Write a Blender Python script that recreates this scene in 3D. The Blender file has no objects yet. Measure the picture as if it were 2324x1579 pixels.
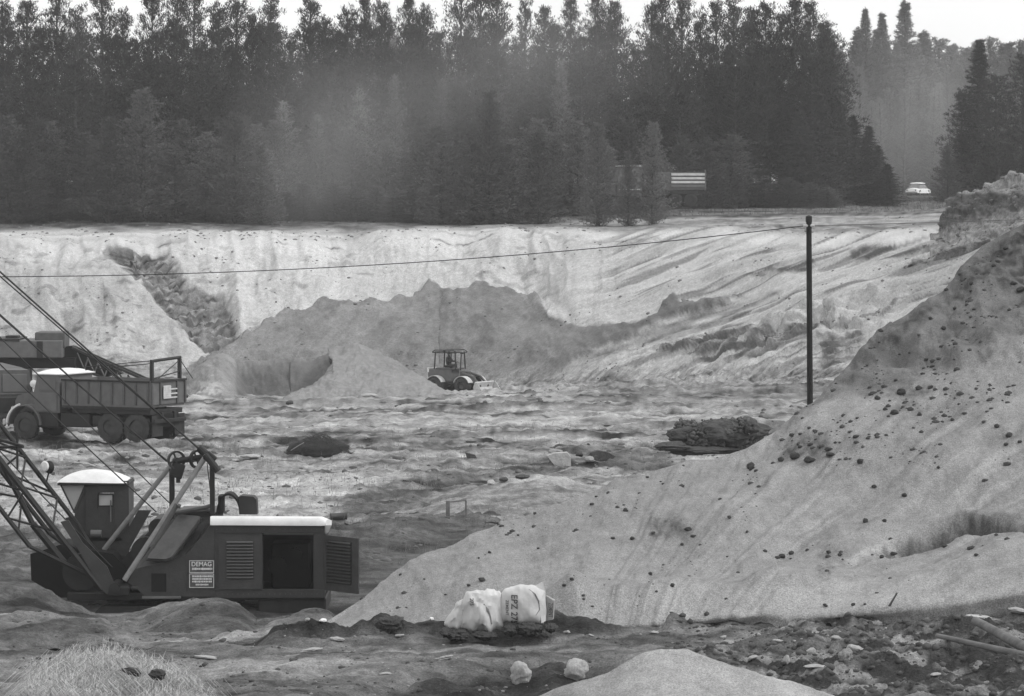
import bpy, bmesh, math, random
import numpy as np
from mathutils import Vector, Matrix, Euler
random.seed(7); rng = np.random.default_rng(11)
sc = bpy.context.scene
col = sc.collection
W0, H0 = 2323.0, 1579.0            # measuring grid of the photograph
FPX = 8711.0                       # focal length on that grid (135 mm lens)
YH = 420.0                         # eye level
PITCH = math.atan((H0/2-YH)/FPX)
# ---------------------------------------------------------------- camera
cam_d = bpy.data.cameras.new('camera'); cam = bpy.data.objects.new('camera', cam_d); col.objects.link(cam)
cam_d.sensor_width = 36; cam_d.lens = FPX/W0*36; cam_d.clip_start = 0.5; cam_d.clip_end = 8000
cam.location = (0, 0, 0); cam.rotation_euler = (math.radians(90)-PITCH, 0, 0)
sc.camera = cam
# ---------------------------------------------------------------- sky and sun
SUN_EL, SUN_AZ = math.radians(44), math.radians(104)      # azimuth from +Y (view) towards +X (right)
w = bpy.data.worlds.new('World'); sc.world = w; w.use_nodes = True
nt = w.node_tree; nt.nodes.clear()
sky = nt.nodes.new('ShaderNodeTexSky'); sky.sky_type = 'NISHITA'; sky.sun_disc = False
sky.sun_elevation = SUN_EL; sky.sun_rotation = SUN_AZ; sky.dust_density = 4; sky.air_density = 1
bw = nt.nodes.new('ShaderNodeRGBToBW'); nt.links.new(sky.outputs[0], bw.inputs[0])
ov = nt.nodes.new('ShaderNodeMath'); ov.operation = 'MULTIPLY_ADD'; ov.inputs[1].default_value = 0.22; ov.inputs[2].default_value = 10.6
nt.links.new(bw.outputs[0], ov.inputs[0])
bg = nt.nodes.new('ShaderNodeBackground'); bg.inputs['Strength'].default_value = 0.1
out = nt.nodes.new('ShaderNodeOutputWorld')
nt.links.new(ov.outputs[0], bg.inputs['Color']); nt.links.new(bg.outputs[0], out.inputs['Surface'])
sd = bpy.data.lights.new('sun', 'SUN'); sd.energy = 1.5; sd.angle = math.radians(12); sd.color = (1, 1, 1)
sun = bpy.data.objects.new('sun', sd); col.objects.link(sun)
sdir = Vector((math.sin(SUN_AZ)*math.cos(SUN_EL), math.cos(SUN_AZ)*math.cos(SUN_EL), math.sin(SUN_EL)))
sun.rotation_euler = sdir.to_track_quat('Z', 'Y').to_euler()
sc.view_settings.view_transform = 'Standard'; sc.view_settings.look = 'None'
sc.view_settings.exposure = 0.0; sc.view_settings.gamma = 1.0; sc.view_settings.use_curve_mapping = False
sc.cycles.volume_bounces = 0
# ---------------------------------------------------------------- geometry of the view
cp, sp = math.cos(PITCH), math.sin(PITCH)
def P(x, y, d):
    """point seen at (x, y) of the measuring grid, d metres away along the ground"""
    x = np.asarray(x, float); y = np.asarray(y, float); d = np.asarray(d, float)
    cx = (x-W0/2)/FPX; cy = -(y-H0/2)/FPX
    s = d/(cp+cy*sp)
    return cx*s, d*np.ones_like(s), s*(cy*cp-sp)
def V3(x, y, d):
    a = P(x, y, d); return Vector((float(a[0]), float(a[1]), float(a[2])))
def proj(X, Y, Z):
    f = Y*cp-Z*sp; u = Y*sp+Z*cp
    return W0/2+FPX*X/f, H0/2-FPX*u/f
def X_at(x, d): return (x-W0/2)/FPX*d
# ---------------------------------------------------------------- noise
def _h(ix, iy, iz, seed):
    h = (ix.astype(np.int64)*374761393 + iy.astype(np.int64)*668265263 + iz.astype(np.int64)*2147483647*3 + seed*974634777) & 0xffffffff
    h = ((h ^ (h >> 13))*1274126177) & 0xffffffff
    h = ((h ^ (h >> 16))*2246822519) & 0xffffffff
    return ((h ^ (h >> 15)) & 0xffffff)/float(0xffffff)
def vn(x, y, z=None, seed=0):
    if z is None:
        x0, y0 = np.floor(x), np.floor(y); fx, fy = x-x0, y-y0
        fx = fx*fx*fx*(fx*(fx*6-15)+10); fy = fy*fy*fy*(fy*(fy*6-15)+10)
        o = np.zeros_like(x0)
        a = _h(x0, y0, o, seed); b = _h(x0+1, y0, o, seed); c = _h(x0, y0+1, o, seed); d = _h(x0+1, y0+1, o, seed)
        return (a+(b-a)*fx+(c-a)*fy+(a-b-c+d)*fx*fy)*2-1
def fbm(x, y, octv=4, seed=0, gain=0.5):
    s = np.zeros_like(x, float); a = 1.0; t = 0
    for k in range(octv):
        c, sn = math.cos(0.7*k), math.sin(0.7*k)
        s += a*vn((x*c-y*sn)*2**k+17.3*k, (x*sn+y*c)*2**k-9.1*k, seed=seed+k); t += a; a *= gain
    return s/t*1.6
def afbm(x, y, octv=4, seed=0, gain=0.55):
    """fractal noise that keeps its direction (streaks stay streaks)"""
    s = np.zeros_like(x, float); a = 1.0; t = 0
    for k in range(octv):
        s += a*vn(x*2**k+17.3*k, y*2**k-9.1*k, seed=seed+k); t += a; a *= gain
    return s/t*1.6
def ridged(x, y, octv=3, seed=0):
    s = 0; a = 1; t = 0
    for k in range(octv):
        s = s+a*(1-2*np.abs(vn(x*2**k+5*k, y*2**k, seed=seed+k))); t += a; a *= .5
    return s/t
def sstep(a, b, x):
    t = np.clip((x-a)/(b-a), 0, 1); return t*t*(3-2*t)
def poly(px, py, pts, soft=8.0):
    """soft inside mask of a polygon"""
    inside = np.zeros(px.shape, bool); dm = np.full(px.shape, 1e9)
    n = len(pts)
    for i in range(n):
        x1, y1 = pts[i]; x2, y2 = pts[(i+1) % n]
        c = ((y1 > py) != (y2 > py)) & (px < (x2-x1)*(py-y1)/((y2-y1) or 1e-9)+x1); inside ^= c
        L = (x2-x1)**2+(y2-y1)**2 or 1e-9
        t = np.clip(((px-x1)*(x2-x1)+(py-y1)*(y2-y1))/L, 0, 1)
        dm = np.minimum(dm, (px-x1-t*(x2-x1))**2+(py-y1-t*(y2-y1))**2)
    dd = np.sqrt(dm); dd = np.where(inside, dd, -dd)
    return sstep(-soft, soft, dd)
# ---------------------------------------------------------------- materials
MATS = {}
def mat(name, v, rough=0.85, metal=0.0, var=0.18, scale=4.0, bump=0.0, bscale=None, spec=0.3):
    if name in MATS: return MATS[name]
    m = bpy.data.materials.new(name); m.use_nodes = True; n = m.node_tree; b = n.nodes['Principled BSDF']
    b.inputs['Roughness'].default_value = rough; b.inputs['Metallic'].default_value = metal
    b.inputs['Specular IOR Level'].default_value = spec
    tc = n.nodes.new('ShaderNodeTexCoord')
    ns = n.nodes.new('ShaderNodeTexNoise'); ns.inputs['Scale'].default_value = scale; ns.inputs['Detail'].default_value = 6; ns.inputs['Roughness'].default_value = .65
    n.links.new(tc.outputs['Object'], ns.inputs['Vector'])
    mr = n.nodes.new('ShaderNodeMapRange'); mr.inputs[1].default_value = .3; mr.inputs[2].default_value = .7
    mr.inputs[3].default_value = v*(1-var); mr.inputs[4].default_value = v*(1+var)
    n.links.new(ns.outputs[0], mr.inputs[0]); n.links.new(mr.outputs[0], b.inputs['Base Color'])
    if bump:
        nb = n.nodes.new('ShaderNodeTexNoise'); nb.inputs['Scale'].default_value = bscale or scale*3; nb.inputs['Detail'].default_value = 6
        n.links.new(tc.outputs['Object'], nb.inputs['Vector'])
        bp = n.nodes.new('ShaderNodeBump'); bp.inputs['Strength'].default_value = bump; bp.inputs['Distance'].default_value = .05
        n.links.new(nb.outputs[0], bp.inputs['Height']); n.links.new(bp.outputs[0], b.inputs['Normal'])
    MATS[name] = m; return m
def earth_mat(name, lo, hi, s1, s2, bump=.6, dist=.06, grain=.28, mottle=False):
    """sand / soil: albedo from the surface's own 'tone' attribute, grain and small lumps from noise"""
    m = bpy.data.materials.new(name); m.use_nodes = True; n = m.node_tree; b = n.nodes['Principled BSDF']
    b.inputs['Roughness'].default_value = .95; b.inputs['Specular IOR Level'].default_value = .1
    at = n.nodes.new('ShaderNodeAttribute'); at.attribute_name = 'tone'
    ge = n.nodes.new('ShaderNodeNewGeometry')
    prev = at.outputs['Fac']
    for s, l, h in ((s1, lo, hi), (s2, lo*.5+.5, hi*.5+.5), (s2*4.2, 1-grain, 1+grain)):
        ns = n.nodes.new('ShaderNodeTexNoise'); ns.inputs['Scale'].default_value = s; ns.inputs['Detail'].default_value = 7 if s < s2*2 else 2; ns.inputs['Roughness'].default_value = .7
        n.links.new(ge.outputs['Position'], ns.inputs['Vector'])
        mr = n.nodes.new('ShaderNodeMapRange'); mr.inputs[1].default_value = .35; mr.inputs[2].default_value = .65
        mr.inputs[3].default_value = l; mr.inputs[4].default_value = h
        n.links.new(ns.outputs[0], mr.inputs[0]); fac = mr.outputs[0]
        if s == s1 and mottle:
            a2 = n.nodes.new('ShaderNodeAttribute'); a2.attribute_name = 'mottle'; mx = n.nodes.new('ShaderNodeMix'); mx.data_type = 'FLOAT'
            n.links.new(a2.outputs['Fac'], mx.inputs[0]); mx.inputs[2].default_value = 1.0; n.links.new(fac, mx.inputs[3]); fac = mx.outputs[0]
        mu = n.nodes.new('ShaderNodeMath'); mu.operation = 'MULTIPLY'
        n.links.new(prev, mu.inputs[0]); n.links.new(fac, mu.inputs[1]); prev = mu.outputs[0]
    n.links.new(prev, b.inputs['Base Color'])
    nb = n.nodes.new('ShaderNodeTexNoise'); nb.inputs['Scale'].default_value = s2; nb.inputs['Detail'].default_value = 8; nb.inputs['Roughness'].default_value = .65
    n.links.new(ge.outputs['Position'], nb.inputs['Vector'])
    bp = n.nodes.new('ShaderNodeBump'); bp.inputs['Strength'].default_value = bump; bp.inputs['Distance'].default_value = dist
    n.links.new(nb.outputs[0], bp.inputs['Height']); n.links.new(bp.outputs[0], b.inputs['Normal'])
    return m
M_FLOOR = earth_mat('pit_earth', .68, 1.32, 3.6, 9, .9, .10, .30, mottle=True)
M_SAND = earth_mat('loose_sand', .86, 1.14, 2.2, 12, .7, .05, .30)
M_SOIL = earth_mat('topsoil', .55, 1.45, 3.0, 16, .9, .08)
# ---------------------------------------------------------------- objects
def tag(o, label=None, cat=None, group=None, kind=None):
    if label: o['label'] = label
    if cat: o['category'] = cat
    if group: o['group'] = group
    if kind: o['kind'] = kind
    return o
def link(name, me, m=None, parent=None, smooth=False):
    o = bpy.data.objects.new(name, me); col.objects.link(o)
    if m is not None and len(me.materials) == 0: me.materials.append(m)
    if parent: o.parent = parent
    if smooth: me.polygons.foreach_set('use_smooth', [True]*len(me.polygons))
    return o
def empty(name, loc, rz=0, label=None, cat=None, group=None):
    o = bpy.data.objects.new(name, None); col.objects.link(o); o.location = loc; o.rotation_euler = (0, 0, rz); o.empty_display_size = .1
    return tag(o, label, cat, group)
def np_mesh(name, verts, faces, fsize):
    """fast mesh from arrays; all faces have fsize corners"""
    me = bpy.data.meshes.new(name); verts = np.asarray(verts, np.float32); faces = np.asarray(faces, np.int32)
    me.vertices.add(len(verts)); me.vertices.foreach_set('co', verts.ravel())
    me.loops.add(faces.size); me.loops.foreach_set('vertex_index', faces.ravel())
    me.polygons.add(len(faces)); me.polygons.foreach_set('loop_start', np.arange(0, faces.size, fsize, dtype=np.int32))
    try: me.polygons.foreach_set('loop_total', np.full(len(faces), fsize, np.int32))
    except Exception: pass
    me.update(calc_edges=True); return me
class MB:
    def __init__(s): s.v = []; s.f = []
    def add(s, vs, fs):
        o = len(s.v); s.v += [tuple(v) for v in vs]; s.f += [tuple(i+o for i in f) for f in fs]; return s
    def box(s, c, size, rot=None, bev=0):
        hx, hy, hz = size[0]/2, size[1]/2, size[2]/2
        bv = min(bev, hx*.9, hy*.9, hz*.9)
        if bv > 0:
            bm = bmesh.new(); bmesh.ops.create_cube(bm, size=1)
            for v in bm.verts: v.co = Vector((v.co.x*2*hx, v.co.y*2*hy, v.co.z*2*hz))
            bmesh.ops.bevel(bm, geom=bm.edges[:], offset=bv, segments=2, affect='EDGES', profile=.5)
            bm.verts.ensure_lookup_table(); vs = [v.co.copy() for v in bm.verts]; fs = [[v.index for v in f.verts] for f in bm.faces]; bm.free()
        else:
            vs = [Vector((x*hx, y*hy, z*hz)) for x in (-1, 1) for y in (-1, 1) for z in (-1, 1)]
            fs = [(0, 1, 3, 2), (4, 6, 7, 5), (0, 4, 5, 1), (2, 3, 7, 6), (0, 2, 6, 4), (1, 5, 7, 3)]
        if rot is not None: vs = [rot @ v for v in vs]
        return s.add([v+Vector(c) for v in vs], fs)
    def tube(s, a, b, r, r2=None, n=8, cap=True):
        a, b = Vector(a), Vector(b); r2 = r if r2 is None else r2
        q = (b-a).to_track_quat('Z', 'Y'); vs = []
        for p, rr in ((a, r), (b, r2)):
            for k in range(n):
                t = 2*math.pi*k/n; vs.append(p+q @ Vector((math.cos(t)*rr, math.sin(t)*rr, 0)))
        fs = [(k, (k+1) % n, n+(k+1) % n, n+k) for k in range(n)]
        if cap: fs += [tuple(range(n-1, -1, -1)), tuple(range(n, 2*n))]
        return s.add(vs, fs)
    def path(s, pts, r, n=6):
        pts = [Vector(p) for p in pts]; vs = []; m = len(pts)
        for i, p in enumerate(pts):
            t = (pts[min(i+1, m-1)]-pts[max(i-1, 0)]).normalized(); q = t.to_track_quat('Z', 'Y'); rr = r[i] if isinstance(r, (list, tuple)) else r
            for k in range(n):
                a = 2*math.pi*k/n; vs.append(p+q @ Vector((math.cos(a)*rr, math.sin(a)*rr, 0)))
        fs = [(i*n+k, i*n+(k+1) % n, (i+1)*n+(k+1) % n, (i+1)*n+k) for i in range(m-1) for k in range(n)]
        fs += [tuple(range(n-1, -1, -1)), tuple(range((m-1)*n, m*n))]
        return s.add(vs, fs)
    def prism(s, outline, y0, y1):
        """outline of (x, z) points, extruded along y"""
        n = len(outline); vs = [(x, y0, z) for x, z in outline]+[(x, y1, z) for x, z in outline]
        fs = [tuple(range(n)), tuple(range(2*n-1, n-1, -1))]+[(k, k+n, (k+1) % n+n, (k+1) % n) for k in range(n)]
        return s.add(vs, fs)
    def lathe(s, prof, c, axis, n=16):
        """prof of (radius, along-axis)"""
        q = Vector(axis).to_track_quat('Z', 'Y'); vs = []; m = len(prof)
        for r, h in prof:
            for k in range(n):
                a = 2*math.pi*k/n; vs.append(Vector(c)+q @ Vector((math.cos(a)*r, math.sin(a)*r, h)))
        fs = [(i*n+k, i*n+(k+1) % n, (i+1)*n+(k+1) % n, (i+1)*n+k) for i in range(m-1) for k in range(n)]
        return s.add(vs, fs)
    def build(s, name, m, parent=None, smooth=False, fix=True):
        me = bpy.data.meshes.new(name); me.from_pydata(s.v, [], s.f)
        if fix:
            bm = bmesh.new(); bm.from_mesh(me); bmesh.ops.recalc_face_normals(bm, faces=bm.faces[:]); bm.to_mesh(me); bm.free()
        me.update(); o = link(name, me, m, parent)
        if smooth:
            me.polygons.foreach_set('use_smooth', [True]*len(me.polygons))
            try: me.set_sharp_from_angle(angle=math.radians(40))
            except Exception: pass
        return o
def copy_tree(o, parent=None):
    c = o.copy(); col.objects.link(c); c.parent = parent
    for ch in [q for q in o.children]: copy_tree(ch, c)
    return c
# ---------------------------------------------------------------- terrain
def I(x, pts): return np.interp(x, [p[0] for p in pts], [p[1] for p in pts])
SURF = {}
def loft(name, rows, counts, xs, disp, tone, m, label=None, kind='structure', cat=None, smooth_n=2, mott=None):
    """rows near -> far, each (depth, 'y'|'z', height): numbers or [(x, value)...]; disp(px,py,X,Y,Z,row) -> (along normal, up)"""
    xs = np.asarray(xs, float); R = []
    for d, k, h in rows:
        dd = I(xs, d) if isinstance(d, (list, tuple)) else np.full(xs.shape, float(d))
        if k == 'y': hh = I(xs, h) if isinstance(h, (list, tuple)) else np.full(xs.shape, float(h)); X, Y, Z = P(xs, hh, dd)
        else:
            Z = I(xs, h) if isinstance(h, (list, tuple)) else np.full(xs.shape, float(h)); X, Y = X_at(xs, dd), dd
        R.append(np.stack([X, Y, Z], 1))
    G = []; rowid = []
    for i, n in enumerate(counts):
        for k in range(n):
            t = k/n; G.append(R[i]*(1-t)+R[i+1]*t); rowid.append(i+t)
    G.append(R[-1]); rowid.append(len(R)-1); G = np.array(G); rowid = np.array(rowid)
    for _ in range(smooth_n):
        G[1:-1] = .25*G[:-2]+.5*G[1:-1]+.25*G[2:]
    nr, nc = G.shape[:2]
    du = np.gradient(G, axis=1); dv = np.gradient(G, axis=0); N = np.cross(du, dv); N /= np.linalg.norm(N, axis=2, keepdims=True)+1e-9
    N *= np.where(N[..., 2:3] < 0, -1, 1)
    px, py = proj(G[..., 0], G[..., 1], G[..., 2]); rr = np.repeat(rowid[:, None], nc, 1)
    a, up = disp(px, py, G[..., 0], G[..., 1], G[..., 2], rr)
    G = G+N*np.asarray(a)[..., None]; G[..., 2] += up
    T = np.clip(tone(px, py, G[..., 0], G[..., 1], G[..., 2], rr), .02, .8)
    idx = np.arange(nr*nc).reshape(nr, nc)
    F = np.stack([idx[:-1, :-1], idx[:-1, 1:], idx[1:, 1:], idx[1:, :-1]], -1).reshape(-1, 4)
    me = np_mesh(name, G.reshape(-1, 3), F, 4)
    at = me.attributes.new('tone', 'FLOAT', 'POINT'); at.data.foreach_set('value', T.ravel().astype(np.float32))
    if m is M_FLOOR:
        MO = np.ones(T.shape) if mott is None else mott(px, py, rr); a2 = me.attributes.new('mottle', 'FLOAT', 'POINT'); a2.data.foreach_set('value', MO.ravel().astype(np.float32))
    o = link(name, me, m, smooth=True); tag(o, label, cat, kind=kind)
    px2, py2 = proj(G[..., 0], G[..., 1], G[..., 2])
    SURF[name] = (px2.ravel(), py2.ravel(), G.reshape(-1, 3), rr.ravel(), N.reshape(-1, 3))
    return o
def on(name, x, y, dmin=0, dmax=1e9):
    """point of a surface that shows at grid position (x, y): the nearest one in depth"""
    px, py, G, rr, N = SURF[name]
    q = np.hypot(px-x, py-y)+(G[:, 1] < dmin)*1e6+(G[:, 1] > dmax)*1e6; m = q.min(); c = np.where(q < m+4)[0]; i = c[np.argmin(G[c, 1])]
    return Vector(G[i])
def ground_z(X, Y, name='ground'):
    px, py, G, rr, N = SURF[name]
    return float(G[np.argmin((G[:, 0]-X)**2+(G[:, 1]-Y)**2), 2])
def span(a, b, n, l=-6000, r=8500):
    L = a-(np.geomspace(1, a-l+1, 14)[::-1]-1); Rr = b+np.geomspace(1, r-b+1, 14)-1
    return np.concatenate([L[:-1], np.linspace(a, b, n), Rr[1:]])

FOOT_D = [(-500, 236), (400, 236), (1000, 236), (1250, 226), (1600, 204), (1900, 186), (2323, 172), (2900, 160)]
FOOT_Y = [(-500, 825), (250, 828), (420, 860), (700, 880), (1000, 884), (1250, 872), (1500, 862), (1900, 855), (2323, 858), (2900, 860)]
RIM_D = [(-500, 253), (0, 252), (240, 252), (300, 249), (380, 250), (500, 252), (1000, 256), (1250, 254), (1600, 238), (1900, 216), (2323, 190), (2900, 170)]
RIM_Y = [(-500, 572), (0, 568), (180, 566), (230, 560), (380, 560), (430, 552), (700, 548), (1000, 547), (1250, 546), (1600, 548), (1750, 556), (1900, 562), (2050, 560), (2150, 545), (2323, 500), (2900, 400)]
def off(pts, k): return [(x, v+k) for x, v in pts]
STRK = math.atan2(-300, 840)
TAL = [(380, 905), (380, 862), (430, 835), (475, 808), (500, 790), (535, 765), (560, 755), (585, 748), (600, 727), (625, 722), (645, 697), (665, 708), (690, 714), (712, 697), (737, 684), (760, 693), (800, 698), (850, 690), (880, 693), (905, 672), (935, 672), (975, 636), (1000, 655), (1035, 668), (1062, 660), (1092, 645), (1125, 660), (1150, 655), (1180, 670), (1222, 668), (1235, 705), (1250, 728), (1290, 738), (1330, 750),
       (1380, 744), (1450, 740), (1495, 715), (1520, 680), (1532, 668), (1548, 692), (1600, 684), (1665, 668), (1600, 700), (1520, 728), (1440, 765), (1350, 800), (1290, 835), (1235, 868), (1200, 905)]

def g_disp(px, py, X, Y, Z, r):
    a = np.zeros_like(X); up = np.zeros_like(X)
    near = r < 4
    # road ruts and lumps in front
    rut = ridged(X*.12, Y*1.1+X*.06, 3, 3)*.07+fbm(X*1.2, Y*1.2, 4, 5)*.07+fbm(X*4, Y*4, 3, 8)*.025
    rough = poly(px, py, [(1480, 1600), (1560, 1500), (1750, 1440), (2000, 1400), (2400, 1380), (2500, 1620)], 25)
    trench = poly(px, py, [(960, 1640), (700, 1600), (960, 1530), (1150, 1508), (1480, 1505), (1560, 1560), (1500, 1640)], 22)
    berm = np.exp(-((Y-53.1)/.55)**2)*sstep(560, 640, px)*(1-sstep(1600, 1900, px))
    up += np.where(near, rut*(1-.4*rough)+rough*(fbm(X*1.3, Y*1.3, 5, 9)*.12+fbm(X*5, Y*5, 4, 19)*.075+.06)-trench*(.25-.12*fbm(X*2, Y*2, 3, 4))+berm*(.20+.14*fbm(X*2.2, Y*2.2, 4, 6)), 0)
    # pit floor: ruts, low heaps, hollows
    fl = (r >= 4.0) & (r < 11.2)
    lump = fbm(X*.10, Y*.22, 4, 21)*.15+ridged(X*.04, Y*.5, 3, 33)*.10+fbm(X*.9, Y*.9, 4, 26)*.13+fbm(X*3, Y*3, 3, 27)*.06
    low = poly(px, py, [(560, 1420), (760, 1290), (1000, 1200), (1500, 1200), (1500, 1500), (560, 1500)], 20)
    up += np.where(fl, (lump*(1-.7*low)-.15*low)*(1-.85*sstep(1300, 1350, py)), 0)
    # pit face: gullies, ribs, slumps
    w = sstep(11, 11.25, r)*(1-sstep(12.05, 12.6, r))
    tl = poly(px+4*fbm(px/16, py/16, 3, 201), py+4*fbm(px/13, py/13, 3, 202), TAL, 5)
    back = 1-sstep(1200, 1500, px)
    gul = ridged(px/52+fbm(px/90, py/80, 2, 2)*.7, py/420+px/900, 3, 41)*.26+fbm(px/130, py/110, 3, 44)*.5+fbm(px/16, py/40, 4, 47)*.10
    c, s = math.cos(STRK), math.sin(STRK)
    al, ac = px*c+py*s, -px*s+py*c
    st = ridged(al/620, ac/19+fbm(al/300, ac/90, 2, 3)*.6, 3, 51)*.26+fbm(al/260, ac/80, 3, 55)*.35+afbm(al/110, ac/7, 3, 57)*.10
    a += w*(back*gul+(1-back)*st)*(1-.8*tl)+w*tl*(.35+fbm(px/120, py/80, 4, 203)*.30+fbm(px/14, py/12, 3, 204)*.04)
    rec = poly(px, py, [(235, 566), (380, 560), (425, 640), (515, 655), (545, 760), (485, 800), (430, 745), (330, 650)], 12)
    a += w*rec*(-.55+fbm(px/14, py/7, 3, 77)*.35)
    # slumped ledges on the right-hand face
    for pts, k in (([(1650, 735), (1880, 690), (1960, 740), (1800, 760), (1760, 800), (1600, 830), (1480, 790)], .5), ([(1830, 700), (2090, 640), (1960, 800), (1850, 850)], .35)):
        a += w*poly(px, py, pts, 14)*fbm(al/50, ac/9, 4, 61)*k*1.0
    # plateau
    pl = r >= 12.4
    up += np.where(pl, fbm(X*.12, Y*.12, 4, 71)*.12+fbm(X*.8, Y*.8, 3, 74)*.05, 0)*(1-sstep(400, 700, Y))
    return a, up
def g_tone(px, py, X, Y, Z, r):
    n1 = fbm(X*.35, Y*.5, 5, 101); n2 = fbm(X*.06, Y*.35, 4, 111); n3 = fbm(X*1.3, Y*2.0, 4, 121)
    # front road
    T = .098+.065*afbm(X*.35, Y*2.2, 4, 104)+.04*n3+.03*fbm(X*5, Y*7, 3, 105)
    T = T+.10*poly(px, py, [(-400, 1520), (0, 1500), (500, 1485), (1000, 1470), (1600, 1470), (1700, 1440), (1500, 1500), (1000, 1510), (500, 1560), (200, 1640), (-400, 1640)], 18)*(.6+.6*ridged(X*.1, Y*1.4, 3, 7))
    T = T+.07*sstep(1560, 1530, py)*sstep(1500, 1520, py)*sstep(1000, 700, px)
    dk = poly(px, py, [(960, 1640), (760, 1600), (960, 1530), (1150, 1508), (1480, 1500), (1560, 1560), (1500, 1640)], 14)
    T = T*(1-.55*dk)
    rg = poly(px, py, [(1450, 1600), (1560, 1500), (1700, 1440), (2000, 1395), (2400, 1350), (2500, 1640)], 18)
    T = T*(1-rg)+rg*(.045+.20*sstep(-.05, .6, fbm(X*2.2, Y*3.2, 5, 131)))
    bm_ = np.exp(-((Y-53.1)/.6)**2)*sstep(560, 640, px); T = T*(1-.55*bm_*sstep(-.4, .2, n3+.3))
    # pit floor
    F = .195+.13*afbm(X*.05, Y*.45, 4, 112)+.13*afbm(X*.3, Y*.9, 4, 102)+.12*n3+.05*fbm(X*4, Y*5, 3, 123)+.10*afbm(px/46, py/3.2, 3, 126)*sstep(1180, 1000, py)
    F = F+.05*sstep(1000, 880, py)
    F = F*(1-.45*np.exp(-((py-1076-px*.0)/13)**2)*sstep(300, 450, px)*(1-sstep(1150, 1300, px)))
    pale_strip = poly(px, py, [(-200, 1100), (300, 1085), (900, 1078), (930, 1095), (760, 1130), (740, 1165), (300, 1170), (-200, 1190)], 12)  # paler strip across the pit floor
    F = F*(1-pale_strip)+pale_strip*(.36+.13*n3+.06*fbm(X*4, Y*5, 3, 124))
    weed = poly(px, py, [(790, 1130), (940, 1105), (1180, 1070), (1220, 1090), (960, 1130), (920, 1165), (760, 1172)], 12)
    F = F*(1-.42*weed)
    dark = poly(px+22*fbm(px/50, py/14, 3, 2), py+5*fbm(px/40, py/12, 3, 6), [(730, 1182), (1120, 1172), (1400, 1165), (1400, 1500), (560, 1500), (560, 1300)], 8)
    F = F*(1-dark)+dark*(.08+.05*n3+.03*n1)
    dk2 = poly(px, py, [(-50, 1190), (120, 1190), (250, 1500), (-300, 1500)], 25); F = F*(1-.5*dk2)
    dk3 = poly(px, py, [(1100, 1075), (1210, 1035), (1350, 1030), (1500, 1000), (1560, 1010), (1500, 1055), (1250, 1085)], 14); F = F*(1-.5*dk3)+dk3*.09*sstep(.2, .6, n3)
    rim2 = sstep(925, 900, py)*sstep(860, 880, py)*sstep(1250, 1400, px); F = F*(1-.35*rim2)
    rr_ = np.random.default_rng(17)
    def ruts(A, lines):
        for y0_, sl_, w_, am in lines:
            yc = y0_+sl_*(px-1100)+7*afbm(px/420, 0*py+y0_, 2, 500+int(y0_))+1.5*afbm(px/60, 0*py+y0_, 2, 700+int(y0_)); on_ = sstep(-.35, .15, afbm(px/300, 0*py+y0_*.3, 2, 600+int(y0_)))
            A = A*(1-am*on_*np.exp(-((py-yc)/w_)**2)*(.75+.5*fbm(px/14, py/3, 2, 801)))+.09*on_*np.exp(-((py-yc+w_*2.2)/w_)**2)
        return A
    F = ruts(F, [(y_, rr_.uniform(-.02, .008), rr_.uniform(1.0, 2.2)*(.8+(y_-900)/300), rr_.uniform(.35, .6)) for y_ in (904, 912, 919, 927, 936, 944, 955, 963, 975, 986, 1003, 1012, 1030, 1049, 1064, 1098, 1122, 1146)])
    T = ruts(T, [(y_, rr_.uniform(-.03, -.015), rr_.uniform(2, 4), rr_.uniform(.3, .5)) for y_ in (1452, 1466, 1478, 1488, 1502, 1530)])
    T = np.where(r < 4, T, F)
    # pit faces
    w = sstep(11, 11.12, r)
    Wb = .53+.05*fbm(px/90, py/50, 3, 141)+.03*fbm(px/22+py/60, py/110, 3, 145)+.03*afbm(px/90+fbm(px/60, py/60, 2, 3), py/7+fbm(px/80, py/40, 2, 4), 3, 146)+.02*fbm(px/7, py/6, 3, 147)-.16*sstep(.5, .85, fbm(px/50+py/70, py/14, 4, 148))
    top = sstep(600, 545, py); Wb = Wb-.05*(1-top)
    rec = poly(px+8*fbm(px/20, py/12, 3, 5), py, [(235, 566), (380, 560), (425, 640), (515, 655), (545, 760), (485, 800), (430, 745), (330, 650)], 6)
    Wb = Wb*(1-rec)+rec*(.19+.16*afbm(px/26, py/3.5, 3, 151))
    lft = poly(px, py, [(-500, 600), (250, 600), (420, 740), (420, 830), (-500, 830)], 20); Wb = Wb-lft*(.05+.09*sstep(-.1, .5, fbm(px/40-py/60, py/40, 3, 155)))
    c, s = math.cos(STRK), math.sin(STRK); al, ac = px*c+py*s, -px*s+py*c
    Wr = .48+.10*afbm(al/420, ac/9, 4, 161)+.03*fbm(px/7, py/5, 3, 165)-.26*sstep(.25, .65, afbm(al/160, ac/7, 3, 166))*sstep(1300, 1450, px)
    for pts, k in (([(1320, 750), (1480, 735), (1560, 690), (1640, 668), (1800, 655), (1600, 740), (1430, 800), (1300, 850), (1250, 830)], .12),
                   ([(1490, 790), (1640, 750), (1740, 715), (1760, 750), (1700, 800), (1640, 830), (1560, 810)], .17), ([(1700, 760), (1880, 730), (1830, 790), (1660, 830)], .17),
                   ([(1870, 770), (1970, 745), (1950, 800), (1850, 850)], .17), ([(1690, 625), (1840, 590), (1850, 612), (1760, 625)], .14), ([(1930, 572), (2030, 560), (1990, 582), (1940, 585)], .15)):
        mk = poly(px+10*fbm(px/22, py/10, 3, 9), py+5*fbm(px/18, py/9, 3, 19), pts, 6); Wr = Wr-1.9*k*mk*(.8+.8*afbm(al/60, ac/6, 3, 171))
    Wr = np.maximum(Wr, .10)
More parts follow.
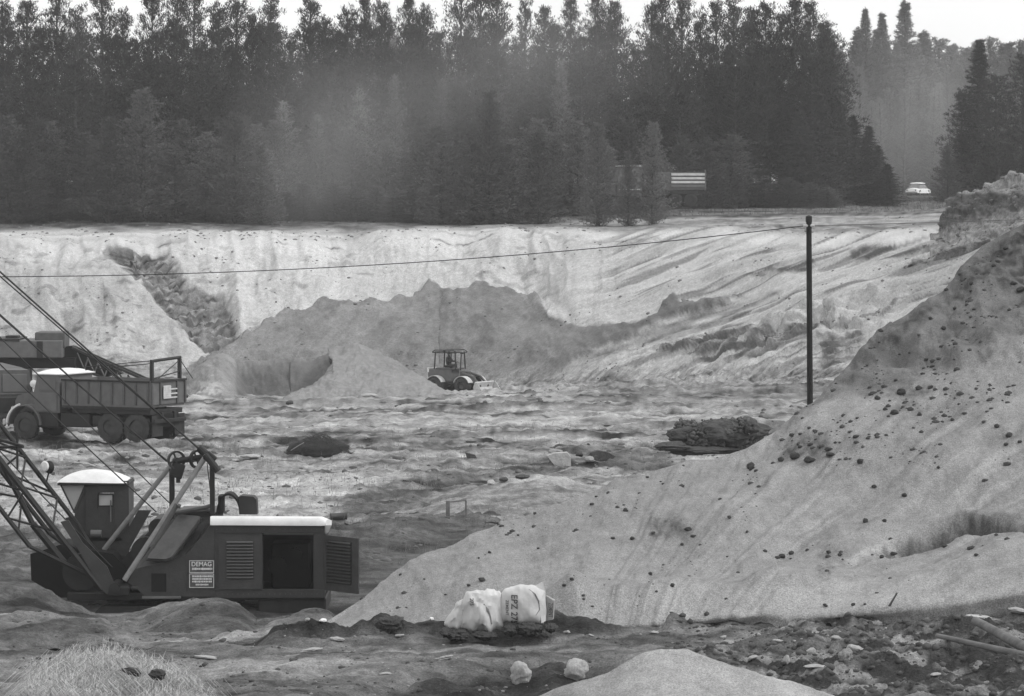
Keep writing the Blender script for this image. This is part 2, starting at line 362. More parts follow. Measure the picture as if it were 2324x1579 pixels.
    k = sstep(1220, 1420, px); Wt = Wb*(1-k)+Wr*k
    for yc, sd, am in ((547, 3, .30), (529, 9, .16)):
        ln = np.exp(-((py-yc-5*afbm(px/180, 0*py, 3, sd))/1.5)**2)*sstep(-.1, .3, afbm(px/130, 0*py, 3, sd+1)+.15)*(1-sstep(1300, 1600, px)); Wt = Wt-am*ln*(.7+.5*afbm(px/12, py/4, 2, sd+2))
    tl = poly(px+4*fbm(px/16, py/16, 3, 201), py+4*fbm(px/13, py/13, 3, 202), TAL, 3)
    dmp = .195+.035*fbm(px/80, py/40, 4, 211)+.03*fbm(px/18, py/11, 3, 214)+.03*sstep(.1, .5, afbm((px+py)/30, (px-1.5*py)/160, 3, 212))-.04*sstep(1320, 1400, px)+.012*fbm(px/6, py/5, 3, 213)
    Wt = Wt*(1-tl)+tl*dmp
    T = T*(1-w)+w*Wt
    # plateau
    p = sstep(12.1, 12.35, r)
    yy = py+3*fbm(px/60, py/6, 3, 181)
    Pt = .50+.12*afbm(X*.06, Y*.5, 4, 185)
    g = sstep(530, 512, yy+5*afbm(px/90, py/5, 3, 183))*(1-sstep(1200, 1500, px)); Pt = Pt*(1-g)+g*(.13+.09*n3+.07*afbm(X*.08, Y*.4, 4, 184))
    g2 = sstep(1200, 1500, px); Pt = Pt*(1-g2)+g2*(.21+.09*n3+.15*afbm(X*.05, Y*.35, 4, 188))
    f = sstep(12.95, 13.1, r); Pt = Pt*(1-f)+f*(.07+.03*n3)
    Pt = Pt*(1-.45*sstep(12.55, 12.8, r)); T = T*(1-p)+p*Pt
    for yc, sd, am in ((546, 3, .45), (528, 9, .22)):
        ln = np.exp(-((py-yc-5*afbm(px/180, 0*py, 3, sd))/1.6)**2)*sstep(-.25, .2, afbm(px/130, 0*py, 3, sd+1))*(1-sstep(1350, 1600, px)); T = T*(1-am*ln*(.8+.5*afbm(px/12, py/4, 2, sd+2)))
    return T
FRONT = [(-500, 285), (0, 283), (900, 290), (1300, 296), (1600, 300), (1900, 306), (2150, 330), (2900, 340)]
FRONT_Y = [(-500, 500), (0, 492), (500, 490), (900, 486), (1300, 476), (1600, 468), (1900, 462), (2150, 456), (2900, 450)]
rows = [(3, 'z', -6.7), (30, 'z', -6.25), (44, 'y', [(-500, 1615), (2900, 1600)]),
        (54, 'y', [(-500, 1480), (0, 1478), (500, 1450), (1000, 1432), (1400, 1425), (1700, 1415), (2000, 1400), (2323, 1378), (2900, 1350)]),
        (62, 'z', -8.6), (84, 'y', 1432), (97, 'y', 1272), (110, 'y', 1170), (122, 'y', 1092), (136, 'y', 1004),
        (165, 'y', [(-500, 935), (500, 930), (1000, 915), (1900, 905), (2900, 900)]),
        (FOOT_D, 'y', FOOT_Y), (RIM_D, 'y', RIM_Y),
        (FRONT, 'y', FRONT_Y), (430, 'z', -1.15), (700, 'z', -.9), (4000, 'z', 2.0)]
counts = [4, 8, 70, 6, 8, 30, 36, 34, 36, 30, 24, 120, 34, 14, 4, 3]
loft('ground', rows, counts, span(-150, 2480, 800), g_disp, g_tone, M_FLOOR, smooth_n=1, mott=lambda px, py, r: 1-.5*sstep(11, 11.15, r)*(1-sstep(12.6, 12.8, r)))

def wall_d(x, y):
    fd, fy, rd, ry = I(x, FOOT_D), I(x, FOOT_Y), I(x, RIM_D), I(x, RIM_Y); return fd+(fy-y)/(fy-ry)*(rd-fd)
# sand heap beside the loader
HP = [(395, 905), (425, 850), (470, 812), (505, 797), (530, 790), (600, 786), (660, 775), (700, 783), (735, 768), (757, 765), (775, 777), (810, 775), (850, 792), (900, 818), (950, 850), (990, 872), (1020, 890), (1080, 905)]
HF = [(395, 930), (520, 926), (660, 914), (800, 906), (900, 895), (1020, 898), (1080, 905)]
HOL = [(535, 800), (600, 792), (660, 780), (700, 787), (752, 768), (756, 785), (730, 815), (690, 850), (650, 885), (600, 905), (560, 895), (530, 860)]
def h_disp(px, py, X, Y, Z, r):
    r = r-1; m = poly(px, py, HOL, 38); rb = np.exp(-((px-(760-(py-770)*.9))/22)**2)*sstep(765, 800, py)
    return -m*1.7+rb*.25+fbm(px/60, py/40, 4, 221)*.22*(1-sstep(1.8, 2, r))+fbm(px/9, py/9, 3, 225)*.05, 0*px
def h_tone(px, py, X, Y, Z, r):
    m = poly(px, py, HOL, 13)  # hollow tone: damp cut sand, with its left-facing shade put in
    lg = poly(px, py, [(400, 870), (500, 860), (500, 915), (400, 940)], 20)
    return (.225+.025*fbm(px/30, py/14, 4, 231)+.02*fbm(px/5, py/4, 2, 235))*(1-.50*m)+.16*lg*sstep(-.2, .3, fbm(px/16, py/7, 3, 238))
loft('sand_heap', [(187, 'y', off(HF, 60)), (186, 'y', off(HF, 6)), ([(395, 196), (757, 192), (1020, 197), (1080, 199)], 'y', [(x, (I(x, HP)*.4+I(x, HF)*.6)) for x, _ in HP]),
      ([(395, 202), (757, 201), (1020, 203), (1080, 203)], 'y', HP), ([(395, 204), (757, 208), (1080, 205)], 'y', off(HP, 60)), (212, 'z', -12.5)],
     [4, 40, 50, 16, 6], np.linspace(395, 1080, 300), h_disp, h_tone, M_SAND)
# low shingle heap in mid pit
MH = [(780, 1178), (850, 1165), (920, 1148), (1000, 1120), (1060, 1098), (1110, 1088), (1160, 1082), (1220, 1076), (1280, 1086), (1340, 1100), (1400, 1105), (1460, 1120)]
loft('gravel_heap', [(108, 'y', 1188), (112, 'y', [(x, y*.5+594) for x, y in MH]), (116, 'y', MH), (120, 'z', -10.2)], [30, 30, 8], np.linspace(780, 1460, 260),
     lambda px, py, X, Y, Z, r: (fbm(X*.5, Y*.5, 4, 241)*.12+fbm(X*3, Y*3, 3, 245)*.05, 0*px),
     lambda px, py, X, Y, Z, r: .22+.10*fbm(X*2, Y*2, 4, 251)+.12*sstep(1108, 1090, py-(px-1060)*.02), M_FLOOR)
# dark topsoil bank at the upper right, on the pit edge
UR = [(2020, 585), (2075, 560), (2100, 540), (2118, 515), (2135, 480), (2150, 452), (2170, 440), (2225, 424), (2262, 406), (2290, 398), (2340, 396), (2500, 380), (2900, 380)]
def u_tone(px, py, X, Y, Z, r):
    base = .085+.05*fbm(px/14, py/7, 4, 261)
    tp = poly(px, py, [(2160, 440), (2230, 418), (2280, 390), (2400, 380), (2400, 438), (2250, 440)], 5); base = base*(1-tp)+tp*(.28+.05*fbm(px/8, py/5, 3, 263))
    lw = sstep(500, 530, py+(px-2150)*.22); return base*(1-lw)+lw*(.27+.07*fbm(px/40, py/6, 3, 268))
UB = [(2020, 625), (2080, 592), (2150, 572), (2323, 520), (2900, 440)]
UBD = [(x, float(wall_d(x, y))-1.2) for x, y in UB]
loft('topsoil_bank', [(off(UBD, 2), 'y', off(UB, 60)), (UBD, 'y', UB), (off(UBD, 3), 'y', [(x, y*.6+I(x, UR)*.4) for x, y in UB]),
     (off(UBD, 7.5), 'y', UR), (off(UBD, 12), 'y', off(UR, 40)), (off(UBD, 24), 'z', -9)], [4, 24, 44, 8, 8], np.concatenate([np.linspace(2020, 2480, 200), np.linspace(2500, 2900, 20)]),
     lambda px, py, X, Y, Z, r: (fbm(px/40, py/30, 5, 271)*.35+fbm(px/8, py/8, 3, 275)*.10, 0*px), u_tone, M_SOIL)
# the big sand bank on the right
SIL = [(600, 1560), (690, 1450), (735, 1411), (800, 1371), (860, 1335), (960, 1272), (1050, 1226), (1150, 1190), (1260, 1160), (1340, 1130), (1430, 1086), (1500, 1060), (1560, 1043), (1620, 1038), (1690, 1015), (1760, 975), (1800, 946), (1850, 905), (1900, 852), (1960, 780), (2010, 738), (2060, 708), (2140, 655), (2165, 625), (2190, 590), (2230, 550), (2323, 500), (2500, 420), (2900, 330)]
FT = [(600, 1600), (690, 1470), (735, 1424), (900, 1440), (1100, 1446), (1400, 1434), (1700, 1408), (2000, 1392), (2200, 1372), (2323, 1350), (2900, 1310)]
SD = [(x, 56.5+max(0, 1412-y)/930*11) for x, y in SIL]
HD = math.atan2(-350, 350)*1.05
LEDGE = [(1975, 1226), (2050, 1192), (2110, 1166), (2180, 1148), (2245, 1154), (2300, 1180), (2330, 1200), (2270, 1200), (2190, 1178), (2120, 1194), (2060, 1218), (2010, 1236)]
def fan(px, py):
    ax, ay = px-1223, 1700-py; return np.hypot(ax, ay), np.arctan2(ay, ax)*620
def r_disp(px, py, X, Y, Z, r):
    al, ac = fan(px, py)
    r = r-1; fr = 1-sstep(2.9, 3.0, r)
    str_ = (afbm(ac/42, al/700, 3, 281)*.075+afbm(ac/12, al/500, 2, 282)*.012)*sstep(1250, 1550, px)
    big = fbm(px/420, py/300, 3, 285)*.22+fbm(px/110, py/90, 4, 288)*.06
    up_rough = sstep(0, 1, poly(px, py, [(1850, 900), (2000, 860), (2400, 820), (2500, 300), (2100, 300), (1900, 820)], 40))
    a = fr*(str_+big*sstep(0, .5, r)+up_rough*(fbm(px/70, py/50, 5, 291)*.14)+fbm(px/14, py/14, 3, 295)*.010)
    ld = poly(px, py, LEDGE, 12); a = a-fr*ld*(.24+.1*fbm(px/20, py/12, 3, 296))
    lip = poly(px, py, [(1985, 1215), (2040, 1180), (2100, 1148), (2180, 1136), (2250, 1150), (2323, 1155), (2323, 1168), (2180, 1150), (2100, 1162), (2040, 1196)], 8); a = a+fr*lip*.10
    foot = np.exp(-((r-.35)/.28)**2)*sstep(1200, 1500, px)*(.22+.10*fbm(px/160, py/400, 2, 299)); a = a+foot
    a = a+.26*np.exp(-((px-1305)/48)**2-((r-.45)/.35)**2)
    return a, 0*px
def r_tone(px, py, X, Y, Z, r):
    al, ac = fan(px, py)
    T = .24+.02*fbm(px/160, py/110, 4, 301)+(.034*afbm(ac/34, al/500, 3, 305)+.06*sstep(.15, .8, afbm(ac/9, al/380, 3, 306))-.035*sstep(.2, .8, afbm(ac/10, al/300, 3, 307)))*(.35+.65*sstep(-.3, .4, fbm(px/190, py/120, 2, 308)))*(.25+.75*sstep(1330, 1520, px))
    up = poly(px+20*fbm(px/60, py/40, 3, 7), py+14*fbm(px/50, py/30, 3, 8), [(1780, 970), (1860, 920), (2030, 880), (2180, 820), (2330, 770), (2600, 700), (2600, 200), (2200, 500), (1900, 800)], 30)
    T = T*(1-up)+up*(.14+.035*fbm(px/60, py/30, 4, 311))
    tp = poly(px+10*fbm(px/20, py/16, 3, 9), py, [(1960, 800), (2130, 690), (2190, 600), (2323, 500), (2500, 420), (2500, 640), (2330, 655), (2230, 640), (2150, 700), (2020, 790)], 14)
    T = T*(1-tp)+tp*(.085+.06*fbm(px/14, py/9, 4, 315))
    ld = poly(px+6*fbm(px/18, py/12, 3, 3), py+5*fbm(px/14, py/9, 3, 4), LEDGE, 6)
    T = T*(1-.62*ld)  # shade under the overhanging ledge put into the tone
    for pts in ([(1765, 1010), (1880, 1000), (1890, 1035), (1780, 1050)], [(1950, 895), (2110, 870), (2100, 895), (1960, 905)], [(1480, 1190), (1560, 1190), (1560, 1215), (1470, 1240)], [(1850, 1290), (1905, 1270), (1880, 1330), (1855, 1340)]):
        mk = poly(px+9*fbm(px/16, py/12, 3, 13), py+6*fbm(px/14, py/9, 3, 14), pts, 10); T = T*(1-.45*mk*(.7+.5*fbm(px/7, py/7, 2, 18)))
    for cx_, cy_, w_ in ((1800, 1030, 50), (1850, 1030, 44), (2060, 930, 50), (2290, 990, 44), (1550, 1215, 40), (1880, 1250, 40), (2050, 880, 40)):
        T = T*(1-.38*np.exp(-((px-cx_)/w_)**2-((py-cy_)/(w_*.45))**2)*(.7+.6*fbm(px/12, py/9, 3, 319)))
    T = T*(1+.03*fbm(px/17, py/15, 4, 322))
    r = r-1; ft = sstep(.5, .1, r)*sstep(1250, 1500, px); T = T+.07*ft
    return T
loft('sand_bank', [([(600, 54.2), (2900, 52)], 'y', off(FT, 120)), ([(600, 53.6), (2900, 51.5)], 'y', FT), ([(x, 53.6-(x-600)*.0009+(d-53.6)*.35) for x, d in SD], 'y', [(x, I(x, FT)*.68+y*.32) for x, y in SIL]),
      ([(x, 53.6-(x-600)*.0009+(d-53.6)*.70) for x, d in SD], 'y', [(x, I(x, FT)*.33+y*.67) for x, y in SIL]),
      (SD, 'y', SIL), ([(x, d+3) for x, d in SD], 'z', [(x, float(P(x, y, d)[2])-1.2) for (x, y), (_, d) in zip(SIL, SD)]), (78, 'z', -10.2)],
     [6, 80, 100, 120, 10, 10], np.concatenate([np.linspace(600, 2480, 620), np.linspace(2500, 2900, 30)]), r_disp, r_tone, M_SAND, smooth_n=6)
# small heap at the lower edge
FM = [(1150, 1640), (1230, 1590), (1300, 1548), (1400, 1502), (1460, 1474), (1500, 1465), (1560, 1471), (1650, 1500), (1750, 1534), (1830, 1560), (1900, 1585), (1980, 1640)]
loft('small_sand_heap', [(39, 'y', 1900), (42, 'y', [(x, y*.5+.5*1760) for x, y in FM]), (44, 'y', FM), (46.5, 'z', -6.4)], [30, 60, 20], np.linspace(1150, 1980, 240),
     lambda px, py, X, Y, Z, r: (fbm(X*.8, Y*.8, 3, 321)*.06+fbm(X*9, Y*9, 2, 325)*.008-.05*np.exp(-((px-1370)/45)**2)*sstep(1, 1.9, r), 0*px),
     lambda px, py, X, Y, Z, r: .31+.03*fbm(px/60, py/50, 3, 331)+.02*fbm(px/4, py/4, 2, 335)-.05*sstep(1420, 1330, px), M_SAND, smooth_n=3)  # left flank toned darker, as the side turned from the sun
# earth thrown up in front of the crane
EH = [(-700, 1322), (0, 1323), (60, 1324), (100, 1334), (150, 1354), (200, 1371), (250, 1384), (300, 1378), (350, 1368), (400, 1362), (450, 1360), (500, 1361), (540, 1373), (575, 1408), (600, 1414), (640, 1405), (690, 1392), (715, 1388), (735, 1392), (748, 1412), (800, 1450)]
EF = [(-700, 1500), (0, 1490), (300, 1478), (500, 1455), (700, 1440), (800, 1445)]
def e_disp(px, py, X, Y, Z, r):
    rg = np.exp(-((r-1.0)/.25)**2)*(1-sstep(150, 450, px))*.28-np.exp(-((r-1.55)/.25)**2)*(1-sstep(150, 420, px))*.12
    return fbm(X*.6, Y*.6, 5, 341)*.16+fbm(X*3, Y*3, 3, 345)*.035+rg, 0*px
def e_tone(px, py, X, Y, Z, r):
    T = .12+.04*fbm(X*1.2, Y*1.2, 4, 351)+.05*fbm(X*.5, Y*.9, 3, 355)
    hi = np.exp(-((py-(1472-px*.045)-6*fbm(px/80, py/80, 2, 9))/9)**2)*(px > -200); T = T+.2*hi*sstep(150, 420, px)
    tip = np.exp(-((py-1406)/7)**2)*(1-sstep(180, 260, px)); T = T+.14*tip
    T = T*(1-.42*poly(px, py, [(-300, 1320), (100, 1328), (260, 1384), (215, 1400), (-300, 1398)], 9))
    rt = poly(px, py, [(500, 1365), (590, 1412), (600, 1440), (490, 1440)], 12); return T*(1-.3*rt)
loft('earth_heap', [(55, 'y', off(EF, 8)), (59.5, 'y', [(x, I(x, EF)*.5+y*.5+14) for x, y in EH]), (66, 'y', EH), (71, 'z', -9.2), (78, 'z', -10.2)], [60, 70, 10, 5],
     np.concatenate([np.linspace(-700, -160, 30), np.linspace(-150, 800, 330)]), e_disp, e_tone, M_SOIL)
# ---------------------------------------------------------------- trees
M_BARK = mat('bark', .07, .95, var=.4, scale=3)
NEEDLE = [mat('needles_dark', .024, .9, var=.35, scale=1.2), mat('needles_mid', .036, .9, var=.35, scale=1.2), mat('needles_pale', .09, .9, var=.3, scale=1.2), mat('twigs_pale', .16, .9, var=.25, scale=1.2)]
for m_ in NEEDLE:                                        # every tree its own shade
    n_ = m_.node_tree; b_ = n_.nodes['Principled BSDF']; src = b_.inputs['Base Color'].links[0].from_socket
    oi = n_.nodes.new('ShaderNodeObjectInfo'); r1 = n_.nodes.new('ShaderNodeMapRange'); r1.inputs[3].default_value = .55; r1.inputs[4].default_value = 1.7
    n_.links.new(oi.outputs['Random'], r1.inputs[0]); mu_ = n_.nodes.new('ShaderNodeMath'); mu_.operation = 'MULTIPLY'
    n_.links.new(src, mu_.inputs[0]); n_.links.new(r1.outputs[0], mu_.inputs[1]); n_.links.new(mu_.outputs[0], b_.inputs['Base Color'])
def tri_cloud(name, cen, dirs, ln, wd, r_, m):
    """thin leaf blades: one triangle each from arrays of centres and directions"""
    n = len(cen); side = r_.normal(size=(n, 3)); side -= dirs*np.sum(side*dirs, 1, keepdims=True); side /= np.linalg.norm(side, axis=1, keepdims=True)+1e-9
    a = cen-side*wd[:, None]; b = cen+side*wd[:, None]; c = cen+dirs*ln[:, None]
    vs = np.stack([a, b, c], 1).reshape(-1, 3); return np_mesh(name, vs, np.arange(3*n).reshape(-1, 3), 3)
def tree_meshes(kind, seed, m):
    """16 m tall tree of radius about 2.6 m: trunk mesh and crown mesh"""
    r_ = np.random.default_rng(seed); Ht = 16.0
    tb = MB(); lean = r_.normal(0, .15, 2)
    pts = [(lean[0]*(z/Ht)**2, lean[1]*(z/Ht)**2, z) for z in np.linspace(-.6, Ht*.97, 9)]
    tb.path(pts, [.19*(1-k/9.6)+.012 for k in range(9)], 6)
    C = []; D = []; L = []; Wd = []
    z0 = {'pine': .22, 'spruce': .04, 'young': .01, 'larch': .08}[kind]*Ht
    z = z0
    while z < Ht*.985:
        u = (z-z0)/(Ht-z0)
        if kind == 'pine': R = 2.6*(1-u)**.48*(.55+.75*r_.random())+.25; el = .3+.7*u; nb = 5; step = .62*(1-.25*u)
        elif kind == 'spruce': R = 2.6*(1-u)**.9*(.85+.3*r_.random())+.10; el = -.15+.5*u; nb = 7; step = .36*(1-.3*u)
        elif kind == 'young': R = 2.7*(1-u)**.5*(.6+.6*r_.random())+.2; el = .3+.8*u; nb = 7; step = .40
        else: R = 2.3*(1-u)**.7*(.7+.5*r_.random())+.15; el = .45+.5*u; nb = 5; step = .42
        ph = r_.random()*6.28
        for b in range(nb):
            a = ph+b*6.283/nb+r_.normal(0, .25); Lb = R*(.6+.55*r_.random()); e = el+r_.normal(0, .15)
            base = np.array([lean[0]*(z/Ht)**2, lean[1]*(z/Ht)**2, z+r_.normal(0, .1)])
            d0 = np.array([math.cos(a)*math.cos(e), math.sin(a)*math.cos(e), math.sin(e)])
            up = {'pine': .35, 'spruce': .12, 'young': .45, 'larch': .25}[kind]
            n = max(3, int(Lb/(.26 if kind != 'pine' else .36))); tip = base+d0*Lb+np.array([0, 0, up*Lb*.45])
            if Lb > .5: tb.path([base, base+d0*Lb*.5, tip], [.035, .022, .008], 3)
            for k in range(n):
                t = (k+.8)/n
                if kind in ('pine', 'young') and t < .35 and u > .06: continue
                p = base+d0*Lb*t+np.array([0, 0, up*Lb*.45*t*t])
                sw = .30*Lb*(1-t*.55)*(1 if kind != 'larch' else 1.1)
                for q in range(3 if kind != 'pine' else 2):
                    o = r_.normal(0, 1, 3)*np.array([1, 1, .45])*sw*(.55 if kind != 'pine' else .62)
                    if kind in ('pine',): o[2] += abs(o[2])*.5
                    nbld = {'pine': 13, 'larch': 3}.get(kind, 5)
                    for _ in range(nbld):
                        dd = d0*.6+np.array([0, 0, .9 if kind in ('pine', 'young') else (.45 if kind == 'larch' else .05)])+r_.normal(0, .6, 3); dd /= np.linalg.norm(dd)
                        C.append(p+o+r_.normal(0, .05 if kind != 'pine' else .11, 3)); D.append(dd); L.append(r_.uniform(.16, .32) if kind != 'larch' else r_.uniform(.25, .5)); Wd.append(r_.uniform(.018, .04) if kind != 'larch' else .012)
        z += step
    # leader shoot
    for k in range(26):
        t = r_.random(); p = np.array([lean[0], lean[1], Ht*(.955+.045*t)]); dd = np.array([r_.normal(0, .35), r_.normal(0, .35), .9]); dd /= np.linalg.norm(dd)
        C.append(p); D.append(dd); L.append(.22); Wd.append(.03)
    crown = tri_cloud('crown', np.array(C), np.array(D), np.array(L), np.array(Wd), r_, m); crown.materials.append(m)
    me = bpy.data.meshes.new('trunk'); me.from_pydata(tb.v, [], tb.f); me.materials.append(M_BARK); me.update()
    return me, crown
PROTO = {'pine': [tree_meshes('pine', 31+k, NEEDLE[k % 2]) for k in range(6)], 'spruce': [tree_meshes('spruce', 61+k, NEEDLE[1]) for k in range(3)],
         'young': [tree_meshes('young', 71+k, NEEDLE[2]) for k in range(3)], 'far_spruce': [(a, b) for a, b in ()], 'larch': [tree_meshes('larch', 81+k, NEEDLE[3]) for k in range(3)]}
def repaint(p, m):
    me = p[1].copy(); me.materials.clear(); me.materials.append(m); return (p[0], me)
M_FARN = mat('needles_far', .16, .9, var=.3, scale=1.2)  # paler needles: haze over the distant wood put into the colour
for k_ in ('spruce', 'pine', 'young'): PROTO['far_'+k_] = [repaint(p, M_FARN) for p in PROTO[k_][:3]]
_pg = SURF['ground']; _sel = _pg[3] >= 11.9; _pgx = _pg[2][_sel]
def plateau_z(X, Y): return float(_pgx[np.argmin((_pgx[:, 0]-X)**2+(_pgx[:, 1]-Y)**2), 2])
def plant_tree(kind, px, ytop, d, rad=None, label=None, group=None, name=None, k=None):
    X = float(X_at(px, d)); z = plateau_z(X, d) if d < 420 else -1.1; top = float(P(px, ytop, d)[2]); h = top-z
    tr, cr = PROTO[kind][k if k is not None else random.randrange(len(PROTO[kind]))]
    o = empty(name or {'far_spruce': 'spruce_tree', 'far_pine': 'pine_tree', 'far_young': 'pine_tree', 'pine': 'pine_tree', 'spruce': 'spruce_tree', 'young': 'young_pine_tree', 'larch': 'pale_tree'}[kind], (X, d, z), random.uniform(0, 6.28), label, 'tree', group)
    s = h/16.0; r = (rad or 2.6*random.uniform(.85, 1.2))/2.6; o.scale = (r, r, s)
    link('trunk', tr, None, o); link('crown', cr, None, o); return o
# skyline pines: (x, top y) read along the forest edge
sky_tips = [(-230, 10), (-120, 0), (-50, 10), (12, 14), (62, 8), (133, -30), (180, 25), (238, -15), (282, 32), (346, -45), (400, -20), (440, -50), (492, 20), (535, 0), (575, 38), (612, 2),
            (702, -8), (738, 48), (792, 30), (828, 2), (868, 14), (930, 0), (968, 28), (1042, -40), (1085, -25), (1130, -22), (1188, 12), (1235, 24), (1295, 5), (1352, -4), (1396, 12),
            (1475, 18), (1502, -10), (1545, 10), (1592, 36), (1628, 10), (1662, 8), (1700, 24), (1738, 12), (1770, 34), (1800, 2), (1840, 14), (1872, 75)]
ORD = 'first second third fourth fifth sixth seventh eighth ninth tenth eleventh twelfth thirteenth fourteenth fifteenth sixteenth seventeenth eighteenth nineteenth twentieth'.split()
n_in = 0; tot = sum(1 for q in sky_tips if q[0] > 0)
for i, (x, y) in enumerate(sky_tips):
    if x > 0: n_in += 1
    how = 'with cut-off top' if y < 0 else ('with tall spiky top' if y < 15 else 'with a lower ragged top')
    lab = 'tall skyline pine outside the left edge of the picture' if x < 0 else 'dark skyline pine '+how+', '+(ORD[n_in-1]+' from the left end' if n_in <= 20 else ORD[tot-n_in]+' from the right end')
    plant_tree('pine', x, y+random.uniform(-4, 6), random.uniform(302, 318), rad=random.uniform(2.3, 3.5), label=lab, group='tall pines along the forest skyline')
for i in range(50):                                     # second ranks, closing the wall of the wood
    x = -240+i*43+random.uniform(-12, 12)
    gap = abs(x-655) < 26 or abs(x-1440) < 22
    plant_tree('pine', x, random.uniform(55, 115)+(25 if gap else 0), random.uniform(326, 345), rad=3.6, label='dark pine half hidden inside the forest', group='pines inside the forest')
for i in range(48):
    x = -230+i*44+random.uniform(-14, 14)
    if x > 1890: continue
    plant_tree('pine', x, random.uniform(110, 230), random.uniform(290, 300)+sstep(1200, 1900, x)*14, rad=random.uniform(3, 4), label='dark pine standing in the front rank of the forest wall', group='pines in the front rank of the forest')
for x, y, r in ((1905, 225, 2.6), (1935, 262, 2.6), (1965, 285, 2.4), (1988, 330, 2.2), (2012, 372, 1.9), (1890, 160, 2.6), (1860, 210, 3), (1820, 250, 3), (1780, 300, 3), (1930, 320, 2.6), (1700, 330, 3), (1640, 300, 3)):
    plant_tree('spruce', x, y, random.uniform(300, 312), rad=r, label='dark tree in the sloping right flank of the main wood', group='trees on the right flank of the main wood')
for i in range(34):
    x = -200+i*56+random.uniform(-16, 16)
    if x > 1860: continue
    plant_tree('young', x, random.uniform(270, 360), random.uniform(284, 289)+sstep(1200, 1900, x)*15, rad=random.uniform(2.4, 3.2), k=random.randrange(3), label='bushy undergrowth pine at the foot of the forest', group='undergrowth pines at the foot of the forest')
for i in range(44):
    x = -180+i*49+random.uniform(-18, 18)
    if x > 1900 or 1330 < x < 1640: continue
    plant_tree('young', x, float(np.interp(x, [0, 1900], [445, 420]))+random.uniform(-25, 15), random.uniform(278, 283)+sstep(1000, 1900, x)*18, rad=random.uniform(1.6, 2.6), label='low bush at the very edge of the wood', group='low bushes along the edge of the wood')
yg = [(20, 265, 3.2, 'pale young pine at the far left edge of the forest foot'), (60, 300, 3.0, 'broad young pine beside the pale one at the left edge'), (325, 208, 3.3, 'tallest pale young pine in front of the dark wood above the dump truck'),
      (248, 272, 2.9, 'young pale pine just left of the tallest young pine'), (532, 256, 2.9, 'young pale pine standing alone right of the tallest young pine'), (400, 330, 2.7, 'low bushy pine under the tallest young pine'),
      (592, 330, 2.4, 'small leaning pale pine beside the dusty gap'), (1112, 212, 2.4, 'slim tall young pine in the middle of the forest front'), (1075, 300, 2.8, 'broad young pine left of the slim middle one'),
      (1160, 320, 2.8, 'broad young pine right of the slim middle one'), (1225, 300, 2.2, 'small pale pine between the slim middle pine and the tipper'), (1000, 330, 2.4, 'short young pine at the right edge of the dusty gap'),
      (1357, 284, 2.0, 'pale young pine in front of the tipper cab'), (1480, 282, 1.75, 'pale young pine in front of the tipper body'), (1425, 345, 1.2, 'small sapling between the two pines before the tipper')]
for x, y, r, lb in yg:
    d = 276 if x < 1300 else 268
    plant_tree('young', x, y, d, rad=r, label=lb)
pal = [(700, 120, 335), (760, 150, 300), (650, 230, 295), (720, 260, 288), (850, 110, 322), (900, 90, 320), (960, 110, 322), (1020, 95, 322), (1090, 110, 322), (1180, 120, 322), (820, 200, 298), (680, 330, 283), (735, 350, 282), (640, 380, 282), (790, 310, 286), (900, 170, 300), (1000, 180, 300), (1140, 180, 300), (1280, 140, 300), (1380, 130, 322)]
for x, y, d in pal: plant_tree('larch', x, y, max(d-8, 287), rad=random.uniform(2.4, 3.1), label='pale twiggy tree in the dusty middle of the wood', group='pale twiggy trees in the middle of the wood')
# wood beyond the gap, farther off, and the trees right of the gap
for x, y, lb in ((1962, 18, 'pointed distant spruce just right of the main wood skyline'), (2004, 28, 'slender distant spruce left of the tallest one'), (2052, 0, 'tallest distant spruce with a wide ragged spire')):
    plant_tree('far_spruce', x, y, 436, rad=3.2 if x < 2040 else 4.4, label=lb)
for i in range(30):
    x = 1870+i*20+random.uniform(-8, 8)
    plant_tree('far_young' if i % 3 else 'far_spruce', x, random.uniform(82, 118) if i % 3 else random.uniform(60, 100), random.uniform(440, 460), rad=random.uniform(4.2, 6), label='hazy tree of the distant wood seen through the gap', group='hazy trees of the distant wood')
for i in range(16):
    x = 1900+i*18+random.uniform(-8, 8)
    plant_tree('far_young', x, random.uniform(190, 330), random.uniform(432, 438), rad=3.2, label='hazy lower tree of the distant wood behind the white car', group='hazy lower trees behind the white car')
for i in range(13):
    x = 1890+i*22+random.uniform(-8, 8)
    plant_tree('larch', x, random.uniform(130, 240), random.uniform(430, 436), rad=3.4, label='pale twiggy tree of the distant wood', group='pale trees of the distant wood')
for x, y, r, lb in ((2212, 88, 3.3, 'tall dark spruce right of the gap with a narrow top'), (2180, 210, 2.4, 'dark tree leaning over the white car at the gap'), (2262, 180, 3.3, 'dark tree behind the topsoil bank'), (2322, 130, 3.6, 'dark tree cut by the right edge of the picture'),
                    (2150, 330, 1.5, 'low dark tree right of the white car'), (2190, 300, 2.4, 'low dark tree under the narrow-topped spruce'), (2290, 290, 2.7, 'low dark tree above the topsoil bank'), (2240, 320, 2.6, 'bushy dark tree behind the soil bank crest'), (2380, 160, 3.0, 'dark tree just outside the right edge'), (2350, 300, 3.0, 'low dark tree at the right edge')):
    plant_tree('spruce' if x in (2212, 2380) else 'pine' if y < 250 else 'young', x, y, random.uniform(318, 330), rad=r, label=lb)
